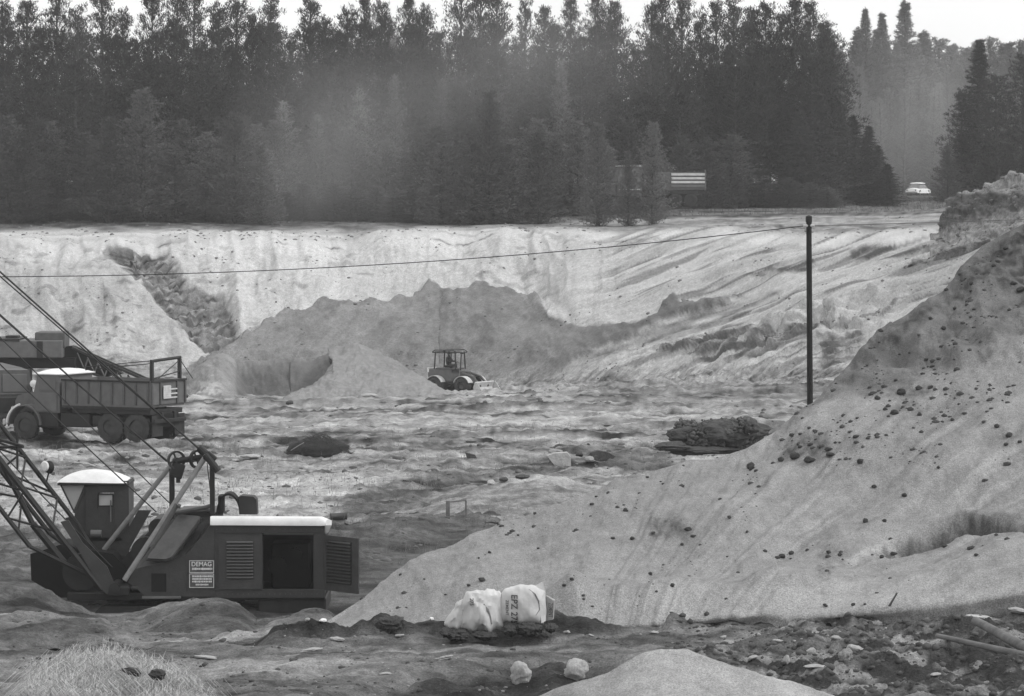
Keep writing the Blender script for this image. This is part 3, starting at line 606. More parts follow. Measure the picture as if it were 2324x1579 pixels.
# ---------------------------------------------------------------- air and dust
def volume_mat(name, dens, noise=None, col_=.9, aniso=.2):
    m = bpy.data.materials.new(name); m.use_nodes = True; n = m.node_tree; n.nodes.clear()
    o = n.nodes.new('ShaderNodeOutputMaterial'); v = n.nodes.new('ShaderNodeVolumePrincipled')
    v.inputs['Color'].default_value = (col_, col_, col_, 1); v.inputs['Density'].default_value = dens; v.inputs['Anisotropy'].default_value = aniso
    n.links.new(v.outputs[0], o.inputs['Volume']); return m
hz = MB().box((0, 345, 12), (420, 720, 50)); o = hz.build('haze', volume_mat('air', .0003)); tag(o, kind='stuff')

def dust(name, x0, x1, y0, y1, d0, d1, dens):
    a = V3(x0, y1, (d0+d1)/2); b = V3(x1, y0, (d0+d1)/2)
    bx = MB(); bx.lathe([(0, -1), (.5, -.87), (.87, -.5), (1, 0), (.87, .5), (.5, .87), (0, 1)], (0, 0, 0), (0, 0, 1), 20)
    m = bpy.data.materials.new(name); m.use_nodes = True; n = m.node_tree; n.nodes.clear()
    o_ = n.nodes.new('ShaderNodeOutputMaterial'); v = n.nodes.new('ShaderNodeVolumePrincipled'); v.inputs['Color'].default_value = (.9, .9, .9, 1)
    tc = n.nodes.new('ShaderNodeTexCoord'); ln = n.nodes.new('ShaderNodeVectorMath'); ln.operation = 'LENGTH'; n.links.new(tc.outputs['Object'], ln.inputs[0])
    mr = n.nodes.new('ShaderNodeMapRange'); mr.interpolation_type = 'SMOOTHSTEP'; mr.inputs[1].default_value = 1; mr.inputs[2].default_value = .1; mr.inputs[3].default_value = 0; mr.inputs[4].default_value = dens
    n.links.new(ln.outputs['Value'], mr.inputs[0])
    ns = n.nodes.new('ShaderNodeTexNoise'); ns.inputs['Scale'].default_value = 1.6; ns.inputs['Detail'].default_value = 2; n.links.new(tc.outputs['Object'], ns.inputs['Vector'])
    m2 = n.nodes.new('ShaderNodeMapRange'); m2.inputs[1].default_value = .35; m2.inputs[2].default_value = .65; m2.inputs[3].default_value = .35; m2.inputs[4].default_value = 1.5; n.links.new(ns.outputs[0], m2.inputs[0])
    mu = n.nodes.new('ShaderNodeMath'); mu.operation = 'MULTIPLY'; n.links.new(mr.outputs[0], mu.inputs[0]); n.links.new(m2.outputs[0], mu.inputs[1])
    n.links.new(mu.outputs[0], v.inputs['Density']); n.links.new(v.outputs[0], o_.inputs['Volume'])
    ob = bx.build('dust_cloud', m); ob.location = ((a.x+b.x)/2, (d0+d1)/2, (a.z+b.z)/2); ob.scale = ((b.x-a.x)/2, (d1-d0)/2, (b.z-a.z)/2)
    tag(ob, kind='stuff'); return ob
dust('dust', 400, 1080, 20, 700, 258, 300, .0115)
dust('dust', 640, 1640, -80, 400, 266, 300, .0095).rotation_euler = (0, math.radians(-6), 0)
dust('dust', 1780, 2420, -60, 560, 345, 405, .0075)  # added in the gap to thicken the haze over the distant wood
# ---------------------------------------------------------------- machine materials
M_PAINT = mat('machine_paint', .036, .55, var=.3, scale=2.5, bump=.15, bscale=14, spec=.4)
M_PAINT2 = mat('machine_paint_worn_lit', .08, .6, var=.25, scale=4, bump=.15)
M_LIGHTP = mat('machine_paint_faded', .115, .6, var=.2, scale=3, bump=.1)
M_DARK = mat('dark_steel', .018, .6, var=.4, scale=3)
M_IN = mat('machine_inside', .006, .8, var=.3, scale=3)
M_WHITE = mat('white_roof_paint', .72, .8, var=.12, scale=3, bump=.1)
M_DULLW = mat('dull_white_paint', .50, .6, var=.2, scale=4)
M_RUB = mat('tyre_rubber', .03, .9, var=.35, scale=5, bump=.4)
M_DUSTY = mat('dusty_rubber', .045, .95, var=.35, scale=4)  # darkened for the shade the truck wheels stand in
M_GLASSY = mat('window_glass', .12, .08, var=.1, scale=2, spec=.6)
M_PIPE = mat('gantry_paint', .20, .55, var=.25, scale=5)
M_WOOD = mat('weathered_wood', .13, .9, var=.4, scale=4, bump=.4)
M_WOODL = mat('pale_wood', .24, .9, var=.3, scale=5, bump=.4)
M_STONE = mat('pale_stone', .38, .9, var=.28, scale=5, bump=.5)
M_STONEG = mat('grey_stone', .26, .9, var=.35, scale=6, bump=.5)
M_CLOD = mat('dark_clod', .062, .95, var=.4, scale=7, bump=.7)
M_PAPER = mat('sack_paper', .52, .8, var=.22, scale=2.2, bump=.35, bscale=6)
M_INK = mat('printed_ink', .09, .8, var=.5, scale=14)
M_SIGN = mat('sign_white', .62, .6, var=.15, scale=9)
M_SKIN = mat('skin', .3, .6, var=.1); M_CLOTH = mat('work_jacket', .05, .9, var=.2)
def text_mesh(txt, size, depth=.0):
    cu = bpy.data.curves.new('lettering', 'FONT'); cu.body = txt; cu.size = size; cu.extrude = depth; cu.align_x = 'CENTER'; cu.align_y = 'CENTER'; cu.offset = size*.012
    o = bpy.data.objects.new('lettering', cu); me = bpy.data.meshes.new_from_object(o); bpy.data.objects.remove(o); return me
# ---------------------------------------------------------------- cable excavator
CR = V3(540, 1400, 87); S = FPX/87.0
def C(px, py, dy=0.0): return Vector(((px-540)/S, dy, (1400-py)/S))
crane = empty('cable_excavator', CR, 0, 'dark cable excavator with white roofs, lattice boom and an open louvred side door', 'excavator')
def pr(name, pts, y0, y1, m, parent=crane, bev=0):
    mb = MB().prism([((x-540)/S, (1400-y)/S) for x, y in pts], y0, y1); return mb.build(name, m, parent)
def frame_ring(mb, x0, y0, x1, y1, ya, yb, t=.03):
    """rectangular frame from four bars, in grid coordinates"""
    a, b = C(x0, y0), C(x1, y1); w_, h_ = b.x-a.x, a.z-b.z; cy = (ya+yb)/2; dy = abs(yb-ya)
    mb.box((a.x+w_/2, cy, a.z-t/2), (w_, dy, t)); mb.box((a.x+w_/2, cy, b.z+t/2), (w_, dy, t))
    mb.box((a.x+t/2, cy, (a.z+b.z)/2), (t, dy, h_-2*t)); mb.box((b.x-t/2, cy, (a.z+b.z)/2), (t, dy, h_-2*t))
# rear engine house built from plates round the open doorway
house = MB()
def plate(mb, x0, y0, x1, y1, ya, yb, bev=.008):
    a, b = C(x0, y0), C(x1, y1); mb.box(((a.x+b.x)/2, (ya+yb)/2, (a.z+b.z)/2), (b.x-a.x, yb-ya, a.z-b.z), bev=bev)
plate(house, 487, 1207, 597, 1352, 0, .05); plate(house, 712, 1207, 738, 1336, 0, .05); plate(house, 487, 1336, 738, 1356, -.012, .06)
plate(house, 487, 1186, 738, 1208, -.02, .06, .01)                       # head rail
plate(house, 487, 1230, 738, 1352, 2.55, 2.6); plate(house, 733, 1230, 738, 1352, .06, 2.55); plate(house, 487, 1345, 733, 1352, .06, 2.55)
house.build('engine_house', M_PAINT, crane)
eng = MB(); plate(eng, 610, 1240, 700, 1344, .9, 1.9, .05); eng.tube(C(625, 1290, .7), C(625, 1290, .9), .22); eng.tube(C(668, 1262, .6), C(668, 1262, .9), .14); plate(eng, 487, 1208, 492, 1344, .06, 2.5)
eng.build('engine', M_IN, crane)
# rounded white roof
mb = MB(); rp = []
for k in range(9):
    t = math.pi/2*k/8; rp.append((-math.cos(t)*.10, math.sin(t)*.17))
sec = [(-.10, -.02)]+rp+[(.5, .14), (1.4, 0), (2.6, -.26), (2.7, -.3), (2.7, -.5)]
xs_ = np.linspace(478, 741, 24); vs = []; fs = []
for i, x in enumerate(xs_):
    e = min(1, (741-x)/9+.25); b_ = C(x, 1187+(x-478)*.006)
    for yy, zz in sec: vs.append((b_.x, yy, b_.z+zz*math.sqrt(min(1, max(.1, e)))))
n_ = len(sec)
for i in range(len(xs_)-1):
    for k in range(n_): fs.append((i*n_+k, i*n_+(k+1) % n_, (i+1)*n_+(k+1) % n_, (i+1)*n_+k))
fs += [tuple(range(n_)), tuple(range(len(vs)-1, len(vs)-1-n_, -1))]
mb.add(vs, fs).build('roof', M_WHITE, crane, smooth=True)
# front part with the big sloped corner
fr = MB()
def q3(pts): return [C(x, y, d) for x, y, d in pts]
fr.add(q3([(487, 1180, .0), (487, 1353, 0), (330, 1353, 0), (290, 1320, 0), (305, 1290, 0), (392, 1284, 0), (418, 1262, 0)]), [(0, 1, 2, 3, 4, 5, 6)])           # lower side
fr.add(q3([(487, 1180, 0), (418, 1262, 0), (392, 1284, 0), (305, 1290, 0), (395, 1168, .75), (487, 1167, .75)]), [(0, 1, 2, 3, 4, 5)])                              # sloped corner
fr.add(q3([(487, 1167, .75), (395, 1168, .75), (395, 1168, 2.6), (487, 1167, 2.6), (305, 1290, 0), (305, 1290, 2.6), (290, 1320, 0), (290, 1320, 2.6), (330, 1353, 0), (330, 1353, 2.6), (487, 1353, 0), (487, 1353, 2.6), (487, 1180, 0)]),
       [(0, 1, 2, 3), (1, 4, 5, 2), (4, 6, 7, 5), (6, 8, 9, 7), (8, 10, 11, 9), (3, 2, 5, 7, 9, 11)])
fh = fr.build('front_housing', M_PAINT, crane, fix=True)
# panel with rounded lower corner; skylight on the slope put into its paler paint
def on_slope(x, y, lift=.02):
    a, b, c = C(487, 1180, 0), C(305, 1290, 0), C(395, 1168, .75)
    nrm = (b-a).cross(c-a).normalized(); nrm = nrm if nrm.y < 0 else -nrm
    p0 = C(x, y, 0); t = (a-p0).dot(nrm)/nrm.y; return Vector((p0.x, t, p0.z))+nrm*lift
outl = [(402, 1172), (452, 1174), (450, 1182), (400, 1252), (392, 1262), (380, 1267), (335, 1268), (340, 1258)]
mb = MB(); top_ = [on_slope(x, y, .035) for x, y in outl]; bot_ = [on_slope(x, y, -.02) for x, y in outl]; n_ = len(outl)
mb.add(top_+bot_, [tuple(range(n_))]+[(k, (k+1) % n_, n_+(k+1) % n_, n_+k) for k in range(n_)]); mb.build('sloped_panel', M_PAINT2, crane)
mb = MB(); mb.path([on_slope(x, y, .03) for x, y in [(458, 1176), (455, 1186), (404, 1256), (394, 1267), (380, 1272), (334, 1272)]], .018, 5); mb.build('panel_seam', M_IN, crane)
mb = MB(); plate(mb, 343, 1300, 377, 1342, -.012, .03, 0); mb.build('side_hatch', M_IN, crane)
mb = MB(); plate(mb, 322, 1352, 410, 1357, -.06, .3, 0); mb.build('step', M_LIGHTP, crane)
# recessed channel with winch between the gantry legs
pr('winch_housing', [(372, 1168), (395, 1168), (312, 1292), (262, 1300), (255, 1290)], .75, 2.2, M_DARK)
mb = MB(); mb.tube(C(325, 1255, .5), C(325, 1255, 2.3), .33, n=20); mb.tube(C(350, 1205, .9), C(350, 1205, 2.3), .22, n=20); mb.build('winch_drum', M_DARK, crane, smooth=True)
pr('left_channel', [(300, 1168), (330, 1168), (255, 1300), (225, 1300)], 1.4, 1.5, M_PAINT)
# louvred door and open door
def louvre_door(w_, h_, ins):
    """door in its own plane: x along width, z up, front at -y; slats are sub-parts"""
    f = MB(); l, r, b, t = ins
    f.box((l/2, 0, h_/2), (l, .035, h_)); f.box((w_-r/2, 0, h_/2), (r, .035, h_)); f.box(((l+w_-r)/2, 0, b/2), (w_-l-r, .035, b)); f.box(((l+w_-r)/2, 0, h_-t/2), (w_-l-r, .035, t)); f.box(((l+w_-r)/2, .012, (b+h_-t)/2), (w_-l-r, .008, h_-b-t))
    return f
dr = louvre_door(.98, 1.24, (.17, .19, .22, .14)); d1 = dr.build('louvre_door', M_PAINT, crane); d1.location = C(497, 1336, -.03)
sl = MB(); sl.box((0, 0, 0), (.60, .05, .026), Matrix.Rotation(math.radians(35), 4, 'X')); slm = sl.build('slat', M_PAINT2, d1); slm.location = (.48, -.03, .27)
for k in range(1, 12):
    o = slm.copy(); col.objects.link(o); o.location.z = .27+k*.073
d2 = louvre_door(1.22, 1.26, (.13, .22, .16, .1)).build('open_door', M_PAINT, crane); d2.location = C(735, 1338, .02); d2.rotation_euler = (0, 0, math.radians(-47))
sl = MB(); sl.box((0, 0, 0), (.84, .05, .024), Matrix.Rotation(math.radians(35), 4, 'X')); s2 = sl.build('slat', M_PAINT, d2); s2.location = (.56, -.03, .22)
for k in range(1, 13):
    o = s2.copy(); col.objects.link(o); o.location.z = .22+k*.075
# sign plates with their lettering
sg = MB(); plate(sg, 429, 1270, 486, 1299, -.018, -.004, 0); plate(sg, 429, 1300, 486, 1333, -.018, -.004, 0); sgo = sg.build('sign_plate', M_PAINT2, crane)
sb = MB(); frame_ring(sb, 429.5, 1270.5, 485.5, 1298.5, -.024, -.018, .012); frame_ring(sb, 429.5, 1300.5, 485.5, 1332.5, -.024, -.018, .012); sb.build('sign_border', M_SIGN, sgo)
for t_, y_, s_, wd_ in (('DEMAG', 1279, .125, .45), ('BAGGERLADER', 1290.5, .07, .45), ('VERKAUF UND', 1307, .055, .42), ('KUNDENDIENST', 1314, .055, .42), ('', 1321, .05, .40)):
    if not t_ or 'UND' in t_ or 'KUND' in t_ or 'BAGG' in t_: continue
    me = text_mesh(t_, s_, .002); lo = link('lettering', me, M_SIGN, sgo); p = C(457.5, y_, -.027); lo.location = p; lo.rotation_euler = (math.pi/2, 0, 0)
    wx = max(v.co.x for v in me.vertices)-min(v.co.x for v in me.vertices); lo.scale = (wd_/wx, 1.15, 1)
mb = MB()                                            # small print too blurred to read: broken light strokes
for y_, h_, seed_ in ((1289.5, .055, 1), (1306.5, .045, 2), (1312.5, .045, 3), (1318.5, .045, 4), (1325.5, .04, 5)):
    rr_ = random.Random(seed_); x_ = 436 if y_ < 1324 else 444; xe = 480 if y_ < 1324 else 472
    while x_ < xe:
        wq = rr_.uniform(1.6, 3.4); a = C(x_, y_, -.024); mb.box((a.x+wq/S/2, a.y, a.z), (wq/S, .004, h_*rr_.uniform(.7, 1))); x_ += wq+rr_.uniform(.5, 1.1)
mb.build('small_print', M_SIGN, sgo)
# undercarriage
mb = MB(); plate(mb, 150, 1345, 738, 1362, .05, 2.5, .02); mb.build('turntable_deck', M_DARK, crane)
mb = MB(); plate(mb, 585, 1357, 740, 1402, .1, 2.5, .04); mb.build('counterweight', M_DARK, crane)
for yy in (-.1, 2.1):
    mb = MB(); pts = []
    for k in range(24):
        a = 2*math.pi*k/24; cx_ = 1.35 if math.cos(a) > 0 else -1.35; pts.append((cx_+.38*math.cos(a)-1.6, .38*math.sin(a)-.12))
    mb.prism(pts, yy, yy+.5); mb.build('crawler_track', M_DARK, crane)
pr('front_base', [(60, 1262), (130, 1240), (250, 1262), (330, 1345), (330, 1362), (130, 1362), (62, 1322)], .6, 2.2, M_IN)
mb = MB(); mb.tube(C(180, 1300, .2), C(180, 1300, .6), .42, n=24); mb.build('front_sheave_guard', M_DARK, crane)
# cab
cabp = MB(); cabp.prism([((x-540)/S, (1400-y)/S) for x, y in [(170, 1100), (278, 1103), (278, 1290), (180, 1290), (150, 1240), (150, 1180)]], 1.5, 1.54)
cab = MB()
for a_, b_ in (((178, 1100), (205, 1240)), ((243, 1100), (278, 1240)), ):
    plate(cab, a_[0], a_[1], b_[0], b_[1], 1.45, 1.5)
plate(cab, 205, 1100, 243, 1128, 1.45, 1.5); plate(cab, 205, 1160, 243, 1240, 1.45, 1.5); plate(cab, 150, 1232, 278, 1300, 1.45, 1.5)
plate(cab, 274, 1100, 278, 1240, 1.5, 2.55, 0)
for a_, b_ in (((178, 1100), (200, 1240)), ((262, 1100), (278, 1240))): plate(cab, a_[0], a_[1], b_[0], b_[1], 2.55, 2.6)
plate(cab, 178, 1100, 278, 1126, 2.55, 2.6); plate(cab, 178, 1190, 278, 1240, 2.55, 2.6)
cab.tube(C(183, 1102, 1.5), C(152, 1175, 1.5), .05, n=6); cab.tube(C(183, 1102, 2.55), C(152, 1175, 2.55), .05, n=6); cab.tube(C(117, 1104, 1.5), C(152, 1175, 1.5), .022, n=5)
cab.tube(C(117, 1104, 2.5), C(152, 1175, 2.5), .022, n=5)
cab.add(q3([(183, 1102, 1.48), (200, 1102, 1.48), (200, 1232, 1.48), (150, 1232, 1.48), (152, 1175, 1.48)]), [(0, 1, 2, 3, 4)])
cabo = cab.build('cab', M_PAINT, crane)
mb = MB(); frame_ring(mb, 206, 1129, 243, 1160, 1.42, 1.46, .03); mb.build('cab_window_frame', M_DARK, cabo)
mb = MB(); vs = []; fs = []; nn = 22
for i in range(nn+1):
    t = i/nn; x = 112+(278-112)*t; h_ = 26*(1-abs(2*t-1)**2.0)**.8+.01
    for k in range(9):
        u = k/8; p = C(x, 1105-0+(t*2.5), 1.35+1.35*u); p.z += h_/S*(1-abs(2*u-1)**3)**.5*.99+.02; vs.append(p)
for i in range(nn):
    for k in range(8): fs.append((i*9+k, (i+1)*9+k, (i+1)*9+k+1, i*9+k+1))
fs.append(tuple(range(0, (nn+1)*9, 9)))
mb.add(vs, fs).build('cab_roof', M_WHITE, cabo, smooth=True)
mb = MB(); plate(mb, 114, 1105, 279, 1110, 1.34, 2.7, .01); mb.build('roof_gutter', M_DARK, cabo)
MB().add(q3([(120, 1108, 1.5), (176, 1108, 1.5), (151, 1172, 1.5)]), [(0, 1, 2)]).build('pane', mat('cab_glass', .45, .15, var=.1, scale=2, spec=.6), cabo)
MB().box(C(224, 1145, 1.47), (.34, .01, .28)).build('pane', MATS['cab_glass'], cabo)
MB().box(C(236, 1170, 1.43), (.025, .03, .5)).build('grab_rail', M_LIGHTP, cabo); MB().tube(C(190, 1222, 1.4), C(215, 1222, 1.4), .09, n=10).build('horn', M_LIGHTP, cabo)
MB().tube(C(600, 1210, -.03), C(712, 1210, -.03), .012, n=5).build('door_rail', M_PAINT2, crane)
rv = MB()
for x_ in range(492, 736, 12): rv.box(C(x_, 1200, -.024), (.018, .01, .018)); rv.box(C(x_, 1347, -.016), (.018, .01, .018))
rv = rv.build('rivets', M_PAINT2, crane); rv['kind'] = 'stuff'
# gantry: two pipes, sheaves, head, struts
for nm, a, b, ra in (('gantry_leg', C(285, 1312, -.35), C(470, 1030, -.05), .062), ('gantry_leg', C(222, 1258, 1.2), C(392, 1045, 1.0), .058)):
    MB().tube(a, b, ra, n=12).build(nm, M_PIPE, crane, smooth=True)
MB().tube(C(345, 1238, -.26), C(402, 1140, -.16), .075, n=10).tube(C(405, 1143, -.2), C(412, 1146, -.2), .05).build('leg_sleeve', M_PAINT2, crane, smooth=True)
for cx_, cy_, r_, yaw in ((400, 1042, .21, 25), (446, 1040, .21, 50)):
    ax = Vector((math.sin(math.radians(yaw)), -math.cos(math.radians(yaw)), 0)); mb = MB(); mb.lathe([(r_, -.04), (r_, .04), (r_-.045, .03), (r_-.045, -.03), (r_, -.04)], C(cx_, cy_, .1), ax, 26)
    hb = MB(); hb.tube(C(cx_, cy_, .1)-ax*.07, C(cx_, cy_, .1)+ax*.07, .06, n=12)
    q = ax.to_track_quat('Z', 'Y')
    for k in range(4):
        a = k*math.pi/2+.4; hb.tube(C(cx_, cy_, .1), C(cx_, cy_, .1)+q @ Vector((math.cos(a), math.sin(a), 0))*(r_-.03), .022, n=5)
    so = mb.build('sheave', M_DARK, crane); hb.build('spokes', M_DARK, so)
mb = MB(); mb.tube(C(392, 1046, .1), C(468, 1034, .1), .07, n=10); mb.box(C(402, 1066, .1), (.30, .12, .34), Matrix.Rotation(.3, 4, 'Y'), .03); mb.tube(C(404, 1080, .1), C(404, 1094, .1), .05); mb.build('gantry_head', M_DARK, crane)
mb = MB(); mb.tube(C(452, 1012, .0), C(472, 1032, .0), .07, .10, n=10); mb.tube(C(468, 1028, -.1), C(497, 1066, -.15), .085, n=12); mb.box(C(478, 1036, -.05), (.26, .2, .22), Matrix.Rotation(.7, 4, 'Y'), .03); mb.build('boom_hoist_block', M_DARK, crane)
MB().box((C(388, 1120, .3)), (.12, .10, 1.15), bev=.01).build('gantry_strut', M_DARK, crane); MB().box((C(480, 1112, .3)), (.11, .12, 1.1), bev=.01).build('gantry_strut', M_DARK, crane)
MB().tube(C(469, 1050, .2), C(477, 1120, .2), .012, n=5).build('control_rope', M_DARK, crane)
mb = MB(); mb.path([C(395, 1167, .5), C(430, 1160, .5), C(462, 1154, .5), C(480, 1148, .5)], .05, 8); mb.tube(C(395, 1168, .7), C(482, 1162, .7), .05, n=6); mb.build('cross_pipe', M_PAINT2, crane, smooth=True)
# cowls on the roof
mb = MB(); vs = []; fs = []; nn = 14
for i in range(nn+1):
    a = math.pi*i/nn
    for rr, yy in ((.28, .5), (.28, 1.1), (.25, 1.1), (.25, .5)): vs.append(C(515, 1170, 0)+Vector((-math.cos(a)*rr, yy, math.sin(a)*rr*1.75)))
for i in range(nn):
    for k in range(4): fs.append((i*4+k, i*4+(k+1) % 4, (i+1)*4+(k+1) % 4, (i+1)*4+k))
mb.add(vs, fs); mb.box(C(497, 1148, .8), (.12, .6, .42), bev=.03); mb.build('air_cowl', M_IN, crane, smooth=True)
mb = MB(); mb.prism([((x-540)/S, (1400-y)/S) for x, y in [(538, 1130), (545, 1127), (572, 1129), (579, 1136), (581, 1170), (543, 1170), (540, 1150)]], .5, 1.0); mb.build('exhaust_box', M_DARK, crane)
# boom: four chords and the lattice between them
def Lp(x, x0, y0, sl_): return y0+(x-x0)*sl_
TIP = -1120
def chord(k, x):
    if k == 1: return C(x, 1188+(x-119)*1.286, -.25)
    if k == 4: return C(x, 1203+(x-44)*1.286, -.25)
    if k == 2: return C(x, 1176+(x-153)*1.30, .75)
    if k == 3: return C(x, 1139+(x-44)*1.30, .75)
xe = {1: 232, 2: 165, 3: 104, 4: 70}
for k in (1, 2, 3, 4):
    mb = MB(); e_ = chord(k, xe[k]); mb.tube(chord(k, TIP), e_, .058 if k != 1 else .075, n=6); foot_ = C(250, 1325, -.2 if k in (1, 4) else .7)
    mb.tube(e_, foot_, .05, n=6); mb.build('boom_chord', M_DARK, crane)
for (ka, kb, ph) in ((1, 4, 0), (2, 3, 18), (1, 2, 8), (4, 3, 26)):
    shift = {(1, 4): -75, (2, 3): -85, (1, 2): 35, (4, 3): 32}[(ka, kb)]; x = min(xe[ka], 130)-ph; j = 0
    while x > -260:
        x2 = x-36; a = chord(ka, x) if j % 2 == 0 else chord(kb, x+shift); b = chord(kb, x2+shift) if j % 2 == 0 else chord(ka, x2)
        MB().tube(a, b, .026, n=5, cap=False).build('brace', M_DARK, crane); x = x2; j += 1
mb = MB(); x = -260
while x > TIP+40:
    for (ka, kb, shift) in ((1, 4, -75), (2, 3, -85), (1, 2, 35), (4, 3, 32)):
        mb.tube(chord(ka, x), chord(kb, x-60+shift), .022, n=4, cap=False); mb.tube(chord(kb, x-60+shift), chord(ka, x-120), .022, n=4, cap=False)
    x -= 120
ob = mb.build('upper_lattice', M_DARK, crane); ob['kind'] = 'stuff'
pr('boom_foot_plate', [(140, 1180), (158, 1176), (190, 1228), (245, 1282), (262, 1322), (245, 1345), (228, 1328), (186, 1252)], -.3, -.22, M_PAINT)
pr('boom_foot_plate', [(140, 1180), (158, 1176), (190, 1228), (240, 1282), (256, 1322), (240, 1345), (222, 1328), (180, 1252)], .7, .78, M_DARK)
mb = MB(); mb.tube(C(262, 1330, -.35), C(262, 1330, 1.0), .12, n=12); mb.box(C(270, 1338, .3), (.5, 1.2, .2), bev=.03); mb.tube(C(300, 1330, -.3), C(316, 1332, -.3), .045); mb.build('boom_hinge', M_DARK, crane)
mb = MB(); mb.tube(C(37, 980, .2), C(37, 1063, .2), .03, n=5); mb.tube(C(-40, 985, 0), C(52, 1010, 0), .04, n=5); mb.tube(C(-60, 1016, .2), C(52, 1012, .2), .035, n=5); mb.build('boom_tie', M_DARK, crane)
mb = MB(); mb.tube(C(0, 1050, .3), C(70, 1190, .3), .07, n=6); mb.tube(C(70, 1190, .3), C(150, 1290, .3), .09, n=6); mb.build('digging_arm', M_DARK, crane)
# floodlight on the boom
mb = MB(); mb.lathe([(.0, .1), (.08, .09), (.13, .04), (.15, -.02)], C(103, 1062, .6), (-.5, -.8, 0), 18)
fl = MB(); 
lo = mb.build('floodlight', M_DARK, crane, smooth=True); ax = Vector((-.5, -.8, .1)).normalized()
MB().lathe([(.125, .0), (.10, .03), (.0, .045)], C(101, 1061, .6)+ax*.11, ax, 18).build('lamp_glass', mat('lamp_lens', .72, .25, var=.25, scale=9), lo, smooth=True)
lo.rotation_euler = (0, 0, 0)
MB().tube(C(103, 1075, .62), C(98, 1096, .62), .02, n=5).build('lamp_bracket', M_DARK, crane)
# ropes
def rope(a, b, r=.016, sag=.0, n=8, name='hoist_rope'):
    pts = []
    for k in range(n+1):
        t = k/n; p = a.lerp(b, t); p = p+Vector((0, 0, -sag*4*t*(1-t))); pts.append(p)
    MB().path(pts, r, 5).build(name, M_DARK, crane)
tip = chord(1, TIP)+Vector((0, .5, 0))
rope(C(455, 1018, 0), C(-1120, -400, .3), .022, .05); rope(C(434, 1001, .1), C(-1120, -382, .4), .016, .12)
rope(C(388, 1052, .1), C(-1120, -350, .5), .020, .30); rope(C(378, 1046, .1), C(-1120, -345, .6), .013, .22)
rope(C(347, 1168, .9), C(-1120, -370, .5), .016, .45); rope(C(385, 1160, 1.2), C(-1120, -360, .6), .014, .10); rope(C(250, 1290, .4), C(-1120, -300, .2), .016, .5)

# ---------------------------------------------------------------- wheels and trucks
def wheel(parent, c, r, w_, axis=(0, 1, 0), dust=False, name='wheel'):
    ax = Vector(axis).normalized(); c = Vector(c)
    mb = MB(); mb.lathe([(r*.55, -w_/2), (r*.86, -w_/2), (r, -w_*.36), (r, w_*.36), (r*.86, w_/2), (r*.55, w_/2), (r*.55, -w_/2)], c, ax, 22)
    t = mb.build(name, M_DUSTY if dust else M_RUB, parent, smooth=True)
    q = ax.to_track_quat('Z', 'Y'); tb = MB()
    for k in range(18):
        a = 2*math.pi*k/18; p = c+q @ Vector((math.cos(a)*r, math.sin(a)*r, 0)); m3 = (q @ Euler((0, 0, a)).to_quaternion()).to_matrix(); tb.box(p, (r*.06, r*.13, w_*.8), m3)
    tr = tb.build('tread', M_DUSTY if dust else M_RUB, t); tr['kind'] = 'stuff'
    h = MB(); h.lathe([(r*.55, -w_*.3), (r*.35, -w_*.42), (r*.12, -w_*.30), (0, -w_*.3)], c, ax, 16); h.lathe([(r*.55, w_*.3), (r*.35, w_*.42), (r*.12, w_*.30), (0, w_*.3)], c, ax, 16); h.build('rim', M_PAINT if dust else M_DARK, t, smooth=True)  # rims kept dark to carry the shade around the truck wheels
    return t
def bx(parent, name, x0, x1, y0, y1, z0, z1, m, bev=.02): return MB().box(((x0+x1)/2, (y0+y1)/2, (z0+z1)/2), (x1-x0, y1-y0, z1-z0), bev=bev).build(name, m, parent)
# dump truck; local x = backwards (to the right in the picture), y away from the viewer's side
tp = on('ground', 330, 996, 110, 160); tp.x = float(X_at(338, tp.y)); tp.z = min(ground_z(tp.x-k_, tp.y+k_*.5) for k_ in (0, 1, 2.5, 4.5))+.13; T = empty('dump_truck', tp, math.radians(-27), 'grey bonneted dump truck with a white cab roof and a frame over its tailgate', 'dump truck')
def tb(x0, x1, y0, y1, z0, z1, name, m, bev=.02, par=None): return bx(par or T, name, x0, x1, y0, y1, z0, z1, m, bev)
Lb = 3.7
body = MB(); body.box((-Lb/2, .03, 1.78), (Lb, .06, .86)); body.box((-Lb/2, 2.27, 1.78), (Lb, .06, .86)); body.box((-Lb+.03, 1.15, 1.78), (.06, 2.18, .86)); body.box((-Lb/2, 1.15, 1.32), (Lb, 2.3, .08))
bo = body.build('dump_body', M_LIGHTP, T)
tg = tb(0.0, .06, 0, 2.3, 1.36, 2.2, 'tailgate', M_LIGHTP)
for k in range(8): tb(-Lb+.1+k*.5, -Lb+.17+k*.5, -.05, 0, 1.36, 2.16, 'side_rib', M_PAINT2, .01, bo)
tb(-Lb, 0, -.06, .02, 2.17, 2.24, 'top_rail', M_DARK, .01, bo); tb(.06, .12, -.02, 2.32, 2.17, 2.24, 'top_rail', M_DARK, .01, tg)
for y_ in (0, .55, 1.66, 2.2): tb(.06, .12, y_, y_+.09, 1.36, 2.17, 'tailgate_rib', M_PAINT2, .01, tg)
tb(-Lb, .05, .0, .1, 1.18, 1.3, 'sill_rail', M_DARK, .01, bo)
mb = MB()
for k, (z_, y0_, y1_) in enumerate(((1.98, .72, 1.22), (1.90, .72, 1.62), (1.82, .72, 1.22), (1.74, .72, 1.62), (1.66, .72, 1.22), (1.60, .72, 1.62))): mb.box((.135, (y0_+y1_)/2, z_), (.012, y1_-y0_, .05))
mb.box((.125, .97, 1.82), (.01, .5, .44)); mb.build('number_board', M_DULLW, tg)
for y_ in (.1, 1.95): tb(-.06, .06, y_, y_+.11, 2.24, 2.95, 'frame_post', M_DARK, .01)
